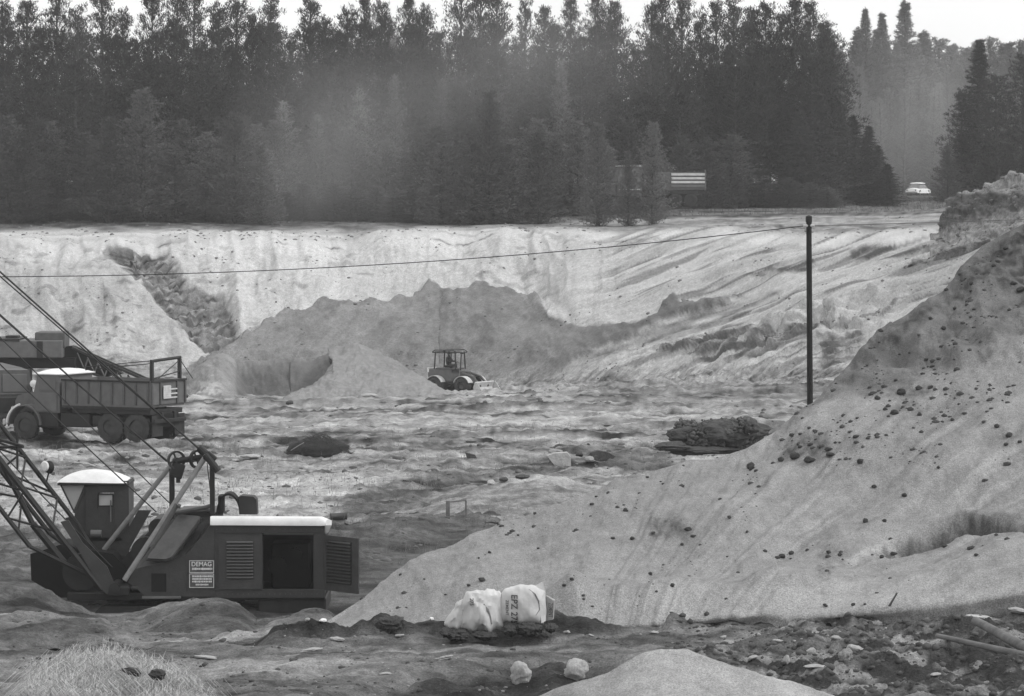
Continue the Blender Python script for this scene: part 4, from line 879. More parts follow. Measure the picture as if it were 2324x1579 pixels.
MB().tube((0, .1, 2.93), (0, 2.06, 3.0), .06, n=6).build('frame_beam', M_DARK, T); MB().tube((0, .15, 2.3), (0, 2.0, 2.5), .02, n=4).tube((0, 2.0, 2.9), (0, .6, 2.3), .02, n=4).build('frame_brace', M_DARK, T)
MB().tube((0, .15, 2.95), (-3.0, .3, 2.65), .015, n=4).tube((0, .15, 2.85), (-2.9, .3, 2.55), .015, n=4).tube((0, 2.0, 2.95), (.4, 2.25, 2.24), .015, n=4).build('frame_cable', M_DARK, T)
tb(-6.0, .1, .65, .8, .85, 1.1, 'chassis_beam', M_DARK); tb(-6.0, .1, 1.5, 1.65, .85, 1.1, 'chassis_beam', M_DARK); tb(-3.4, -.2, .85, 1.45, .6, 1.28, 'gearbox', M_IN)
tb(-2.5, -1.7, .1, .6, .55, .95, 'fuel_tank', M_DARK, .08); tb(.1, .16, .1, 2.2, .72, .86, 'rear_bar', M_DARK)
tb(-3.3, 0, .05, 2.2, 1.02, 1.20, 'shade_fill_deck', M_DARK); tb(-5.0, -3.95, .12, 2.1, .45, 1.0, 'shade_fill_front', M_DARK, .06); tb(-3.85, -2.6, .12, .7, .5, 1.0, 'shade_fill_side', M_DARK, .05); tb(-2.4, .05, .38, 1.9, .55, 1.05, 'shade_fill_axle', M_IN, .05); tb(.02, .05, .1, .8, .25, 1.0, 'shade_fill_flap', M_RUB, 0); tb(.02, .05, 1.6, 2.25, .25, 1.0, 'shade_fill_flap', M_RUB, 0)  # added dark blocks that fill in the shade under the truck
for x_ in (-.62, -1.72):
    for y_ in (.12, .44, 1.68, 2.0): wheel(T, (x_, y_+.08, .53), .53, .27, dust=(y_ < .2))
for y_ in (.2, 1.95): wheel(T, (-5.35, y_, .5), .5, .27, dust=True)
# cab and bonnet
cb = MB(); cb.prism([(-4.95, 1.0), (-3.85, 1.0), (-3.85, 2.38), (-4.78, 2.38), (-4.95, 1.75)], .08, 2.2); co = cb.build('truck_cab', M_LIGHTP, T)
mb = MB(); vs = []; fs = []
for i in range(13):
    t = i/12; x = -4.98+1.25*t; hh = .16*(1-abs(2*t-1)**3)
    for k in range(7):
        u = k/6; vs.append((x, .02+2.24*u, 2.39+hh*(1-abs(2*u-1)**4)))
for i in range(12):
    for k in range(6): fs.append((i*7+k, (i+1)*7+k, (i+1)*7+k+1, i*7+k+1))
mb.add(vs, fs); mb.box((-4.36, 1.14, 2.375), (1.24, 2.22, .03)); mb.build('cab_roof', M_WHITE, co, smooth=True)
tb(-4.72, -4.0, .055, .075, 1.78, 2.24, 'side_window', M_GLASSY, 0, co); MB().box((-4.9, 1.14, 2.08), (.03, 1.9, .5), Matrix.Rotation(.26, 4, 'Y')).build('windscreen', M_GLASSY, co)
tb(-4.75, -3.95, .05, .07, 1.05, 1.7, 'door', M_LIGHTP, .01, co)
bn = MB(); bn.prism([(-6.1, .95), (-4.95, .95), (-4.95, 1.72), (-5.3, 1.70), (-6.0, 1.55), (-6.12, 1.35)], .6, 1.7); bno = bn.build('bonnet', M_LIGHTP, T)
for y_ in (.02, 1.72):
    fm = MB(); vs = []; fs = []
    for i in range(13):
        a = math.pi*(i/12); 
        for yy in (y_, y_+.5): vs.append((-5.35-math.cos(a)*.72*(-1), yy, .55+math.sin(a)*.72)); vs.append((-5.35+math.cos(a)*.66, yy, .55+math.sin(a)*.66))
    for i in range(12):
        b_ = i*4; fs += [(b_, b_+2, b_+6, b_+4), (b_+1, b_+5, b_+7, b_+3), (b_, b_+4, b_+5, b_+1), (b_+2, b_+3, b_+7, b_+6)]
    fo = fm.add(vs, fs).build('fender', M_LIGHTP, T, smooth=True)
    MB().path([(-5.35-math.cos(a)*.735, y_-.01, .55+math.sin(a)*.735) for a in np.linspace(-.1, 1.35, 9)], .045, 5).build('fender_edge', M_WHITE, fo)
MB().lathe([(.13, 0), (.09, .05), (0, .07)], (-6.15, .5, 1.05), (-1, -.3, 0), 14).build('headlight', M_WHITE, T); MB().lathe([(.13, 0), (.09, .05), (0, .07)], (-6.15, 1.8, 1.05), (-1, -.3, 0), 14).build('headlight', M_WHITE, T)
tb(-6.35, -6.2, .1, 2.15, .5, .72, 'bumper', M_DULLW, .04)

# second truck at the left edge, seen from the front
t2 = V3(4, 978, 139); t2.z = ground_z(t2.x, t2.y+2)+.02; T2 = empty('flat_nosed_truck', t2, math.radians(18), 'dark flat-nosed truck with a round mirror at the left edge', 'truck')
def t2b(x0, x1, y0, y1, z0, z1, name, m, bev=.02, par=None): return bx(par or T2, name, x0, x1, y0, y1, z0, z1, m, bev)
cb = MB(); cb.prism([(-1.15, .55), (1.15, .55), (1.15, 1.5), (1.02, 2.3), (-1.02, 2.3), (-1.15, 1.5)], 0, 1.6); c2 = cb.build('truck_cab', M_PAINT2, T2)
for a_, b_ in ((-.93, -.03), (.03, .93)): t2b(a_, b_, -.03, .0, 1.5, 2.15, 'windscreen', M_GLASSY, .03, c2)
t2b(-.95, .95, -.05, -.02, 1.42, 1.47, 'trim_strip', M_LIGHTP, .005, c2); t2b(-.6, .6, -.04, 0, .75, 1.3, 'radiator_grille', M_DARK, .02, c2); t2b(-1.2, 1.2, -.15, -.02, .42, .62, 'bumper', M_PAINT, .03)
MB().lathe([(.12, 0), (.14, .03), (.0, .06)], (1.15, -.1, 1.8), (0, -1, 0), 14).build('mirror', M_WHITE, c2); MB().tube((1.05, 0, 1.5), (1.15, -.08, 1.78), .015, n=4).build('mirror_arm', M_DARK, c2)
for x_ in (-.85, .55): MB().lathe([(.11, 0), (.08, .05), (0, .07)], (x_, -.03, .85), (0, -1, 0), 14).build('headlight', M_WHITE, c2)
for x_ in (-.95, .95): wheel(T2, (x_, .8, .5), .5, .28, axis=(1, 0, 0))
t2b(-1.15, 1.15, 1.75, 6, 1.3, 2.3, 'cargo_body', M_PAINT, .03); t2b(-.5, .5, 1.0, 6, .7, 1.0, 'chassis_beam', M_DARK)
for x_ in (-.95, .95): wheel(T2, (x_, 4.6, .5), .5, .4, axis=(1, 0, 0))

# distant excavator behind the trucks
e2 = V3(60, 938, 172); E2 = empty('grey_excavator', e2, 0, 'pale grey excavator house with a low dark lattice boom behind the dump truck', 'excavator'); S2 = FPX/172
def D(px, py, dy=0.): return Vector(((px-60)/S2, dy, (938-py)/S2))
def eb(x0, y0, x1, y1, ya, yb, name, m, bev=.02, par=None):
    a, b = D(x0, y0), D(x1, y1); return MB().box(((a.x+b.x)/2, (ya+yb)/2, (a.z+b.z)/2), (b.x-a.x, yb-ya, a.z-b.z), bev=bev).build(name, m, par or E2)
hs = eb(-140, 772, 142, 812, 0, 2.8, 'excavator_house', M_LIGHTP, .05); eb(-145, 768, 45, 774, -.03, 2.83, 'roof_edge', M_DARK, .01, hs); eb(78, 754, 146, 790, .3, 2.2, 'roof_box', M_PAINT2, .05, hs); eb(84, 774, 98, 812, -.02, 0, 'access_door', M_DARK, .0, hs)
eb(10, 762, 38, 772, .5, 1.4, 'roof_vent', M_DARK, .03, hs); eb(-145, 812, 170, 836, .2, 2.6, 'turntable_deck', M_IN, .02)  # near-black deck stands in for the shade under the house
eb(-120, 836, 60, 900, .6, 2.2, 'centre_post', M_DARK, .05)
for yy in (-.2, 2.3):
    MB().prism([(x, z) for x, z in [(-3.2, .1), (-2.9, -.05), (1.9, -.05), (2.2, .2), (2.2, .6), (1.9, .8), (-2.9, .8), (-3.2, .6)]], yy, yy+.6).build('crawler_track', M_DARK, E2)
MB().prism([(D(x, y).x, D(x, y).z) for x, y in [(130, 790), (160, 786), (176, 800), (212, 812), (275, 850), (240, 856), (150, 834)]], .8, 1.6).build('boom_base', M_IN, E2)
for ya in (.7, 1.7):
    MB().tube(D(160, 790, ya), D(420, 905, ya), .07, n=5).tube(D(150, 830, ya), D(400, 915, ya), .06, n=5).build('boom_chord', M_DARK, E2)
for k in range(10):
    x = 172+k*23; MB().tube(D(x, 796+(x-160)*.44, .7), D(x+16, 832+(x-150)*.34, .7), .035, n=4).tube(D(x+16, 832+(x-150)*.34, .7), D(x+24, 800+(x-138)*.44, .7), .035, n=4).build('brace', M_LIGHTP if k < 4 else M_DARK, E2)

# ---------------------------------------------------------------- wheel loader with its driver
lp = V3(1030, 892, 213); lp.z = max(lp.z-.25, min(lp.z, ground_z(lp.x, lp.y)+.03)); LD = empty('wheel_loader', lp, math.radians(-32), 'small wheel loader with an open cab frame and pale fenders behind the sand heap', 'wheel loader'); K = FPX/213
def lb(x0, x1, y0, y1, z0, z1, name, m, bev=.03, par=None): return bx(par or LD, name, x0, x1, y0, y1, z0, z1, m, bev)
lb(-1.4, .1, -.45, .45, .65, 1.35, 'engine_hood', M_LIGHTP, .06); lb(-1.46, -1.4, -.4, .4, .75, 1.15, 'radiator_grille', M_IN); lb(-1.5, -1.38, -.42, .42, 1.16, 1.40, 'number_board', M_WHITE, .01)
lb(-1.1, .5, -.5, .5, .5, .66, 'chassis', M_DARK); fb = lb(-.9, .35, -.5, .5, 1.33, 1.42, 'cab_floor', M_PAINT2)
for x_ in (-.98, .42):
    for y_ in (-.5, .5): MB().tube((x_, y_, 1.35), (x_+(.06 if x_ < 0 else -.04), y_*.95, 2.32), .04, n=5).build('cab_post', M_DARK, LD)
MB().tube((.12, -.5, 1.4), (.14, -.48, 2.3), .025, n=4).build('cab_post', M_DARK, LD)
rf = MB(); rf.path([(-1.08, -.55, 2.3), (-.9, -.55, 2.4), (.3, -.55, 2.42), (.52, -.55, 2.3)], .03, 5); rf.path([(-1.08, .55, 2.3), (-.9, .55, 2.4), (.3, .55, 2.42), (.52, .55, 2.3)], .03, 5)
rf.box((-.28, -.54, 2.26), (1.6, .03, .05)); rf.box((-.28, .54, 2.26), (1.6, .03, .05)); rf.box((-1.06, 0, 2.28), (.04, 1.1, .05)); rf.box((.5, 0, 2.28), (.04, 1.1, .05)); rf.box((-.28, 0, 2.39), (1.3, 1.08, .02))
rf.build('cab_roof', M_PAINT, LD)
MB().tube((.62, -.3, 1.3), (.7, -.35, 2.2), .035, n=6).box((.75, -.35, 2.24), (.2, .06, .06)).build('exhaust_pipe', M_DARK, LD)
lb(-.5, -.1, -.22, .22, 1.42, 1.55, 'seat', M_DARK); MB().tube((.2, 0, 1.4), (.12, 0, 1.75), .03, n=5).lathe([(.17, -.015), (.17, .015), (.14, 0), (.17, -.015)], (.12, 0, 1.76), (.4, 0, 1), 14).build('steering_wheel', M_DARK, LD)
lb(.35, 1.25, -.32, .32, .55, .98, 'front_frame', M_PAINT2); lb(.5, 1.0, -.2, .2, .95, 1.25, 'boom_tower', M_PAINT2)
for x_ in (-.75, 1.05):
    for y_ in (-.72, .72):
        wheel(LD, (x_, y_, .45), .47, .36, dust=True)
        fm = MB(); vs = []; fs = []
        for i in range(9):
            a = math.pi*(.12+.76*i/8)
            for yy in (y_-.22, y_+.22): vs.append((x_+math.cos(a)*.55, yy, .45+math.sin(a)*.56)); vs.append((x_+math.cos(a)*.52, yy, .45+math.sin(a)*.53))
        for i in range(8):
            b_ = i*4; fs += [(b_, b_+2, b_+6, b_+4), (b_+1, b_+5, b_+7, b_+3), (b_, b_+4, b_+5, b_+1), (b_+2, b_+3, b_+7, b_+6)]
        fm.add(vs, fs).build('fender', M_DULLW, LD)
for y_ in (-.4, .4): MB().path([(.8, y_, 1.15), (1.5, y_, .95), (2.0, y_, .45)], .07, 6).build('lift_arm', M_PAINT2, LD)
bk = MB(); bk.prism([(1.95, .08), (2.6, .05), (2.62, .1), (2.05, .16), (1.95, .4), (2.05, .68), (1.98, .72), (1.86, .4)], -.95, .95); bk.prism([(1.95, .08), (2.6, .05), (2.1, .70), (1.9, .5)], -.97, -.93); bk.prism([(1.95, .08), (2.6, .05), (2.1, .70), (1.9, .5)], .93, .97); bk.build('bucket', M_DULLW, LD)
# driver: one continuous skinned body
def skinned(name, joints, edges, m, loc, rz, root=0):
    me = bpy.data.meshes.new(name); me.from_pydata([j[:3] for j in joints], edges, []); o = bpy.data.objects.new(name, me); col.objects.link(o)
    md = o.modifiers.new('skin', 'SKIN'); 
    for i, j in enumerate(joints):
        sv = me.skin_vertices[0].data[i]; sv.radius = (j[3], j[3]); sv.use_root = (i == root)
    sb_ = o.modifiers.new('sub', 'SUBSURF'); sb_.levels = 2; sb_.render_levels = 2
    dg = bpy.context.evaluated_depsgraph_get(); dg.update(); m2 = bpy.data.meshes.new_from_object(o.evaluated_get(dg)); bpy.data.objects.remove(o)
    m2.materials.clear(); q = link(name, m2, m, smooth=True); q.location = loc; q.rotation_euler = (0, 0, rz); return q
J = [(0, 0, 1.62, .15), (0, 0, 1.85, .15), (.03, 0, 2.03, .13), (.04, 0, 2.10, .055), (.05, 0, 2.17, .085), (.06, 0, 2.25, .085),
     (.03, .19, 1.99, .065), (.14, .24, 1.80, .05), (.36, .15, 1.80, .035), (.03, -.19, 1.99, .065), (.14, -.24, 1.80, .05), (.36, -.15, 1.80, .035),
     (.05, .10, 1.60, .09), (.42, .12, 1.60, .07), (.46, .12, 1.44, .05), (.05, -.10, 1.60, .09), (.42, -.12, 1.60, .07), (.46, -.12, 1.44, .05)]
Ed = [(0, 1), (1, 2), (2, 3), (3, 4), (4, 5), (2, 6), (6, 7), (7, 8), (2, 9), (9, 10), (10, 11), (0, 12), (12, 13), (13, 14), (0, 15), (15, 16), (16, 17)]
mw = Matrix.Translation(lp) @ Matrix.Rotation(math.radians(-32), 4, 'Z')
pe = skinned('person', J, Ed, M_CLOTH, mw @ Vector((-.38, 0, -.04)), math.radians(-32)); tag(pe, 'driver in dark clothes sitting inside the open cab of the wheel loader', 'person')
MB().lathe([(0, .13), (.07, .11), (.105, .03), (.11, -.02)], (.05, 0, 2.24), (0, 0, 1), 12).build('cap', M_DARK, pe)
MB().lathe([(.0, .02), (.06, .01), (.075, -.05), (.05, -.10), (0, -.12)], (.10, 0, 2.2), (1, 0, .2), 12).build('face', M_SKIN, pe)

# ---------------------------------------------------------------- tipper among the trees, white car
tq = V3(1475, 470, 279); TP = empty('tipper_truck', tq, math.radians(8), 'tipper truck with a slatted grey body half hidden behind young pines at the forest edge', 'dump truck')
def pb(x0, x1, y0, y1, z0, z1, name, m, bev=.02, par=None): return bx(par or TP, name, x0, x1, y0, y1, z0, z1, m, bev)
pb(-3.6, 3.2, .5, 1.6, .75, 1.0, 'chassis_beam', M_DARK)
ub = pb(.1, 4.05, .0, 2.2, 1.25, 2.55, 'tipper_body', M_PAINT2, .02)
for k in range(4):
    pb(1.55, 4.1, -.06, -.005, 1.45+k*.28, 1.45+k*.28+.17, 'slat', M_DULLW if k else M_LIGHTP, .01, ub)
pb(4.02, 4.1, -.08, .06, 1.2, 2.72, 'corner_post', M_LIGHTP, .01, ub); pb(.1, .2, -.05, 2.2, 2.55, 2.8, 'head_board', M_LIGHTP, .01, ub)
cb = MB(); cb.prism([(-2.4, .8), (-.6, .8), (-.6, 2.95), (-2.05, 2.95), (-2.35, 2.1)], 0, 2.2); pc = cb.build('truck_cab', M_LIGHTP, TP)
pb(-2.0, -1.1, -.02, 0, 2.1, 2.7, 'side_window', M_GLASSY, 0, pc); pb(-2.2, -.5, -.05, 2.25, 2.95, 3.02, 'roof', M_DULLW, .02, pc); pb(-2.3, -.7, -.03, 0, 1.25, 1.32, 'trim_strip', M_DULLW, .005, pc)
pb(-4.0, -2.4, .35, 1.85, .8, 1.75, 'bonnet', M_LIGHTP, .12)
for x_ in (-3.2, 1.9, 3.0):
    for y_ in (.2, 2.0): wheel(TP, (x_, y_, .5), .5, .3)
pb(1.2, 3.6, .05, .3, .95, 1.2, 'mudguard', M_DARK)
cw = V3(2083, 444, 420); cw.z = -1.15+.02; CW = empty('white_car', cw, math.radians(62), 'small white car parked in the gap between the two woods', 'car')
def car_loft(st):
    vs = []; n = 9
    for (x, w_, z0_, z1_) in st:
        for k in range(n):
            a = math.pi*k/(n-1); vs.append((x, -math.cos(a)*w_*(1 if 1 else 0), z0_+(z1_-z0_)*min(1, math.sin(a)**.4)))
    fs = [(i*n+k, i*n+(k+1) % n, (i+1)*n+(k+1) % n, (i+1)*n+k) for i in range(len(st)-1) for k in range(n)]
    fs += [tuple(range(n)), tuple(range(len(vs)-1, len(vs)-1-n, -1))]; return vs, fs
cbod = MB().add(*car_loft([(-2.0, .66, .35, .62), (-1.9, .74, .28, .78), (-1.2, .78, .25, .84), (.0, .78, .25, .86), (1.2, .78, .25, .84), (1.85, .72, .28, .76), (2.0, .62, .35, .6)])).build('body', M_WHITE, CW, smooth=True)
MB().add(*car_loft([(-1.35, .66, .82, .84), (-.95, .62, .82, 1.28), (0, .61, .82, 1.36), (.55, .61, .82, 1.34), (1.2, .66, .82, .84)])).build('window_band', M_GLASSY, CW, smooth=True)
MB().add(*car_loft([(-.98, .60, 1.28, 1.33), (-.8, .62, 1.28, 1.40), (0, .62, 1.3, 1.43), (.55, .61, 1.28, 1.40), (.68, .58, 1.28, 1.32)])).build('roof', M_WHITE, CW, smooth=True)
for x_ in (-1.25, 1.25):
    for y_ in (-.68, .68): wheel(CW, (x_, y_, .3), .3, .16)
for y_ in (-.5, .5): MB().lathe([(.09, 0), (0, .03)], (-2.0, y_, .58), (-1, 0, 0), 10).build('headlight', M_GLASSY, CW)
MB().box((-2.03, 0, .4), (.06, 1.3, .12), bev=.02).build('bumper', M_DULLW, CW)

# ---------------------------------------------------------------- pole with its cable
pd = 76.0; sp_ = FPX/pd
# the pole stands behind the sand bank
pbot = V3(1838, 940, pd); ptop = V3(1835, 495, pd)
pd = 82.0; pbot = V3(1839, 960, pd); ptop = V3(1835, 495, pd); rp_ = 6.6/(FPX/pd)
PO = empty('utility_pole', (pbot.x, pd, pbot.z), 0, 'dark wooden pole standing upright behind the sand bank and carrying one cable', 'pole')
h_ = ptop.z-pbot.z
MB().tube((0, 0, -1.2), (ptop.x-pbot.x, 0, h_), rp_*1.08, rp_*.94, n=14).build('pole_shaft', mat('pole_wood', .014, .8, var=.4, scale=6, bump=.3), PO, smooth=True)
MB().lathe([(rp_*1.12, -.07), (rp_*1.12, .06), (0, .09)], (ptop.x-pbot.x, 0, h_-.02), (0, 0, 1), 14).build('pole_cap', M_DARK, PO)
MB().tube((ptop.x-pbot.x-rp_*1.9, -.02, h_-.16), (ptop.x-pbot.x+rp_*1.9, -.02, h_-.16), .035, n=8).build('insulator', M_DULLW, PO)
ca = V3(1828, 512, pd); cb_ = V3(-500, 640, 100.0); cc = V3(2600, 478, 120)
pts = []
cpts = [(1828, 512), (1560, 550), (1200, 590), (800, 612), (400, 624), (0, 628), (-500, 618)]
for i in range(40):
    x = 1828-(2328)*i/39; y = float(np.interp(-x, [-p[0] for p in cpts], [p[1] for p in cpts])); yq = 628-116*((x+60)/1888)**2 if x > -60 else 628; pts.append(V3(x, yq, pd+(1828-x)*.004))
MB().path(pts, .010, 5).build('cable', M_DARK, None); tag(bpy.data.objects['cable'], 'thin sagging cable running from the dark pole to the left across the pit face', 'cable')
pts = [V3(1842+k*40, 512-k*.9-(k*.15)**2, pd+k*2.0) for k in range(20)]
o = MB().path(pts, .008, 5).build('cable', M_DARK, None); tag(o, 'thin cable running from the dark pole to the right towards the soil bank', 'cable')

# ---------------------------------------------------------------- lumps, stones, boards
def lump_mesh(name, seed, m, sub=3, rough=.25, detail=.08, asp=(1, 1, 1)):
    bm = bmesh.new(); bmesh.ops.create_icosphere(bm, subdivisions=sub, radius=1.0)
    co = np.array([v.co[:] for v in bm.verts]); ca_ = co; co = co*np.array(asp); tri = lambda q, sd_: (fbm(co[:, 0]*q+sd_*3.1, co[:, 1]*q+sd_, 4, sd_)+fbm(co[:, 1]*q+sd_*1.7, co[:, 2]*q-sd_, 4, sd_+5)+fbm(co[:, 2]*q-sd_*2.3, co[:, 0]*q+sd_, 4, sd_+9))/1.6; n1 = tri(.9, seed); n2 = tri(3.4, seed+3)
    co = ca_*(1+rough*n1+detail*n2)[:, None]
    for v, c in zip(bm.verts, co): v.co = c
    me = bpy.data.meshes.new(name); bm.to_mesh(me); bm.free(); me.materials.append(m); me.polygons.foreach_set('use_smooth', [sub >= 3]*len(me.polygons)); return me
def put(name, me, p, sx, sy, sz, rot=(0, 0, 0), **kw):
    o = link(name, me); o.location = p; o.scale = (sx, sy, sz); o.rotation_euler = rot; return tag(o, **kw)
def ppm(p): return FPX/p.y
# dark mass of soil at the bank
p = V3(1622, 988, 102); s = FPX/102
mn = lump_mesh('soil_mass', 5, M_CLOD, 6, .20, .05, (2.4, 1.8, 1.5)); put('soil_mass', mn, p, 99/s, .9, 37/s, (0, math.radians(-3), 0), label='big dark lump of root-bound soil lying behind the edge of the sand bank', cat='soil lump')
for k, (x, y, rx, ry, lb_) in enumerate(((1520, 1014, 40, 10, 'low dark soil crumbs left under the big soil lump'), (1600, 1022, 75, 9, 'flat dark soil ridge under the big soil lump'), (1705, 968, 16, 14, 'dark knob of soil at the right tip of the big soil lump'))):
    put('soil_lump', lump_mesh('soil_lump', 15+k, M_CLOD, 4, .3, .2), V3(x, y, 101), rx/s, .5, ry/s, (0, 0, 0), label=lb_, cat='soil lump')
put('stone', lump_mesh('stone', 22, M_STONE, 2, .3), V3(1712, 962, 100.9), 5/s, .1, 4/s, label='small white stone on top of the big soil lump', cat='stone')
put('stone', lump_mesh('stone', 23, M_STONE, 2, .3), V3(1700, 979, 101.0), 4/s, .1, 5/s, label='small white stone stuck in the right side of the big soil lump', cat='stone')
sm = bpy.data.objects['soil_mass']; crumbs = []
for k in range(700):
    a = random.uniform(0, math.pi); e = random.uniform(-1.2, 1.2); crumbs.append(((math.cos(a)*math.cos(e*.6)*1.0*99/s, -math.sin(a)*.95*math.cos(e), math.sin(e)*1.12*37/s), random.uniform(.02, .08)))
crumb_base = [lump_mesh('crumb', 300+k, M_CLOD, 1, .35) for k in range(3)]
# brush heap
p = on('ground', 726, 1030, 100); s = FPX/p.y
bh = MB(); r_ = random.Random(3)
for k in range(4200):
    t = r_.uniform(-1, 1); hgt = (1-abs(t)**1.6)*.62; x = t*.98; yy = r_.uniform(-.6, .6); z = hgt*r_.random()**.7*(1-abs(yy)*.5)
    a = Vector((x, yy, z)); b = a+Vector((r_.uniform(-.16, .16), r_.uniform(-.1, .1), r_.uniform(-.03, .12))); bh.add([a, b, a+Vector((0.008, 0, .012))], [(0, 1, 2)])
brush = empty('brush_heap', p, 0, 'dark heap of cut brushwood lying alone on the pit floor', 'brushwood')
bb = bh.build('twigs', mat('brushwood', .05, .95, var=.4, scale=3), brush, fix=False); bb['kind'] = 'stuff'; brush.scale = (75/s, 1, 75/s)
put('heap_core', lump_mesh('heap_core', 41, mat('brush_core', .035, .95, var=.4, scale=3), 4, .12, .12), (0, 0, .1), .88, .5, .38).parent = brush
MB().path([(-.85, -.6, .12), (-.6, -.62, .28), (-.45, -.6, .36)], .012, 4).build('pale_stick', M_WOODL, brush)
# slabs and litter on the pit floor
def chunk(x, y, w_, h_, seed, m, label, cat, name, surf='ground', dm=70, rot=0, th=.3, sub=2, lift=.3):
    p = on(surf, x, y, dm); s = ppm(p); return put(name, lump_mesh(name, seed, m, sub, .28, .1), p+Vector((0, 0, h_/s*lift)), w_/2/s, th, h_/2/s, (0, rot, 0), label=label, cat=cat)
def slab(x, y, pts, th, m, label, cat, name, surf='ground', dm=70):
    p = on(surf, x, y, dm); s = ppm(p); me = MB().prism([((a-x)/s, (y-b)/s) for a, b in pts], -th/2, th/2); o = me.build(name, m); o.location = p; return tag(o, label, cat)
slab(1277, 1050, [(1243, 1028), (1258, 1022), (1288, 1020), (1296, 1030), (1297, 1051), (1262, 1052), (1252, 1040)], .5, M_STONE, 'white concrete block with a chipped top on the low ridge', 'block', 'concrete_block')
chunk(1262, 1033, 40, 12, 51, M_STONEG, 'grey lump lying on the white concrete block', 'stone', 'stone', lift=1.2, th=.3)
slab(1370, 1038, [(1336, 1036), (1345, 1022), (1362, 1017), (1384, 1021), (1402, 1030), (1392, 1040), (1360, 1041)], .5, M_CLOD, 'dark angular slab right of the white concrete block', 'slab', 'dark_slab')
slab(1070, 1036, [(1057, 1024), (1080, 1030), (1084, 1037), (1062, 1037)], .3, M_CLOD, 'small dark board lying on the pit floor left of the white block', 'board', 'dark_board')
slab(1072, 1002, [(1060, 1000), (1084, 1000), (1080, 1005), (1064, 1004)], .3, M_CLOD, 'tiny dark flake on the pit floor above the small dark board', 'board', 'dark_board')
slab(1382, 963, [(1358, 967), (1372, 961), (1398, 960), (1408, 964), (1390, 967)], .3, M_CLOD, 'long dark flat piece on the pit floor beyond the slabs', 'board', 'dark_board')
slab(1530, 976, [(1490, 981), (1530, 974), (1545, 978), (1500, 984)], .3, M_DARK, 'dark flat strip left of the big soil lump', 'board', 'dark_board')
chunk(1340, 1042, 26, 14, 53, M_STONEG, 'grey stone between the white block and the dark slab', 'stone', 'stone'); chunk(1318, 1030, 24, 14, 54, M_CLOD, 'dark lump between the white block and the dark slab', 'soil lump', 'soil_lump')
chunk(1115, 1085, 20, 14, 55, M_STONE, 'pale stone on the crest of the low gravel heap', 'stone', 'stone', 'gravel_heap'); chunk(1137, 1083, 20, 10, 56, M_CLOD, 'dark clod beside the pale stone on the gravel heap', 'soil clod', 'soil_clod', 'gravel_heap')
chunk(1190, 1078, 30, 10, 57, M_CLOD, 'dark clod on the right crest of the gravel heap', 'soil clod', 'soil_clod', 'gravel_heap')
chunk(570, 1034, 50, 9, 58, M_STONE, 'long pale patch of rubble left of the brush heap', 'rubble', 'pale_rubble', th=.25); chunk(537, 1042, 18, 7, 59, M_STONE, 'small pale stone left of the long pale rubble', 'stone', 'stone', th=.15)
chunk(632, 1078, 8, 10, 60, M_STONE, 'small upright pale stone below the brush heap', 'stone', 'stone', th=.1); chunk(840, 898, 40, 8, 61, M_STONE, 'pale sand lump at the foot of the sand heap', 'sand lump', 'sand_lump', th=.4); chunk(926, 893, 9, 9, 62, M_WHITE, 'small white object right of the pale sand lump', 'litter', 'white_litter', th=.1)
chunk(660, 915, 16, 12, 63, M_CLOD, 'dark clod at the left foot of the sand heap', 'soil clod', 'soil_clod', th=.3)
# lying drum and little trestle
p = on('ground', 772, 1178, 90); s = ppm(p); dr_ = MB(); dr_.lathe([(0, 0), (8/s, 0), (8.6/s, .02), (8/s, .03), (8/s, 36/s), (8.6/s, 37/s), (8/s, 38/s), (0, 38/s)], (-19/s, 0, 9/s), (1, .25, .02), 18)
o = dr_.build('oil_drum', M_PAINT, smooth=True); o.location = p; tag(o, 'rusty drum lying on its side beyond the white roof of the excavator', 'drum')
p = on('ground', 1035, 1166, 90); s = ppm(p); TR = empty('trestle', p, 0, 'small dark post trestle with a thin cross rail on the pit floor', 'trestle')
MB().box((-19/s, 0, 16/s), (9/s, .1, 36/s)).build('post', M_WOOD, TR); MB().box((22/s, 0, 16/s), (4/s, .05, 36/s)).build('post', M_WOOD, TR); MB().tube((-19/s, 0, 31/s), (23/s, 0, 35/s), 1.3/s, n=5).build('rail', M_WOOD, TR)
o = MB().box((0, 0, 0), (18/s, .3, 5/s), Matrix.Rotation(-.2, 4, 'Y')).build('plank_end', M_WOODL); o.location = p+Vector((-42/s, 0, 24/s)); tag(o, 'pale plank end left of the small trestle', 'plank'); o.location.z = on('gravel_heap', 992, 1141, 90).z+.03

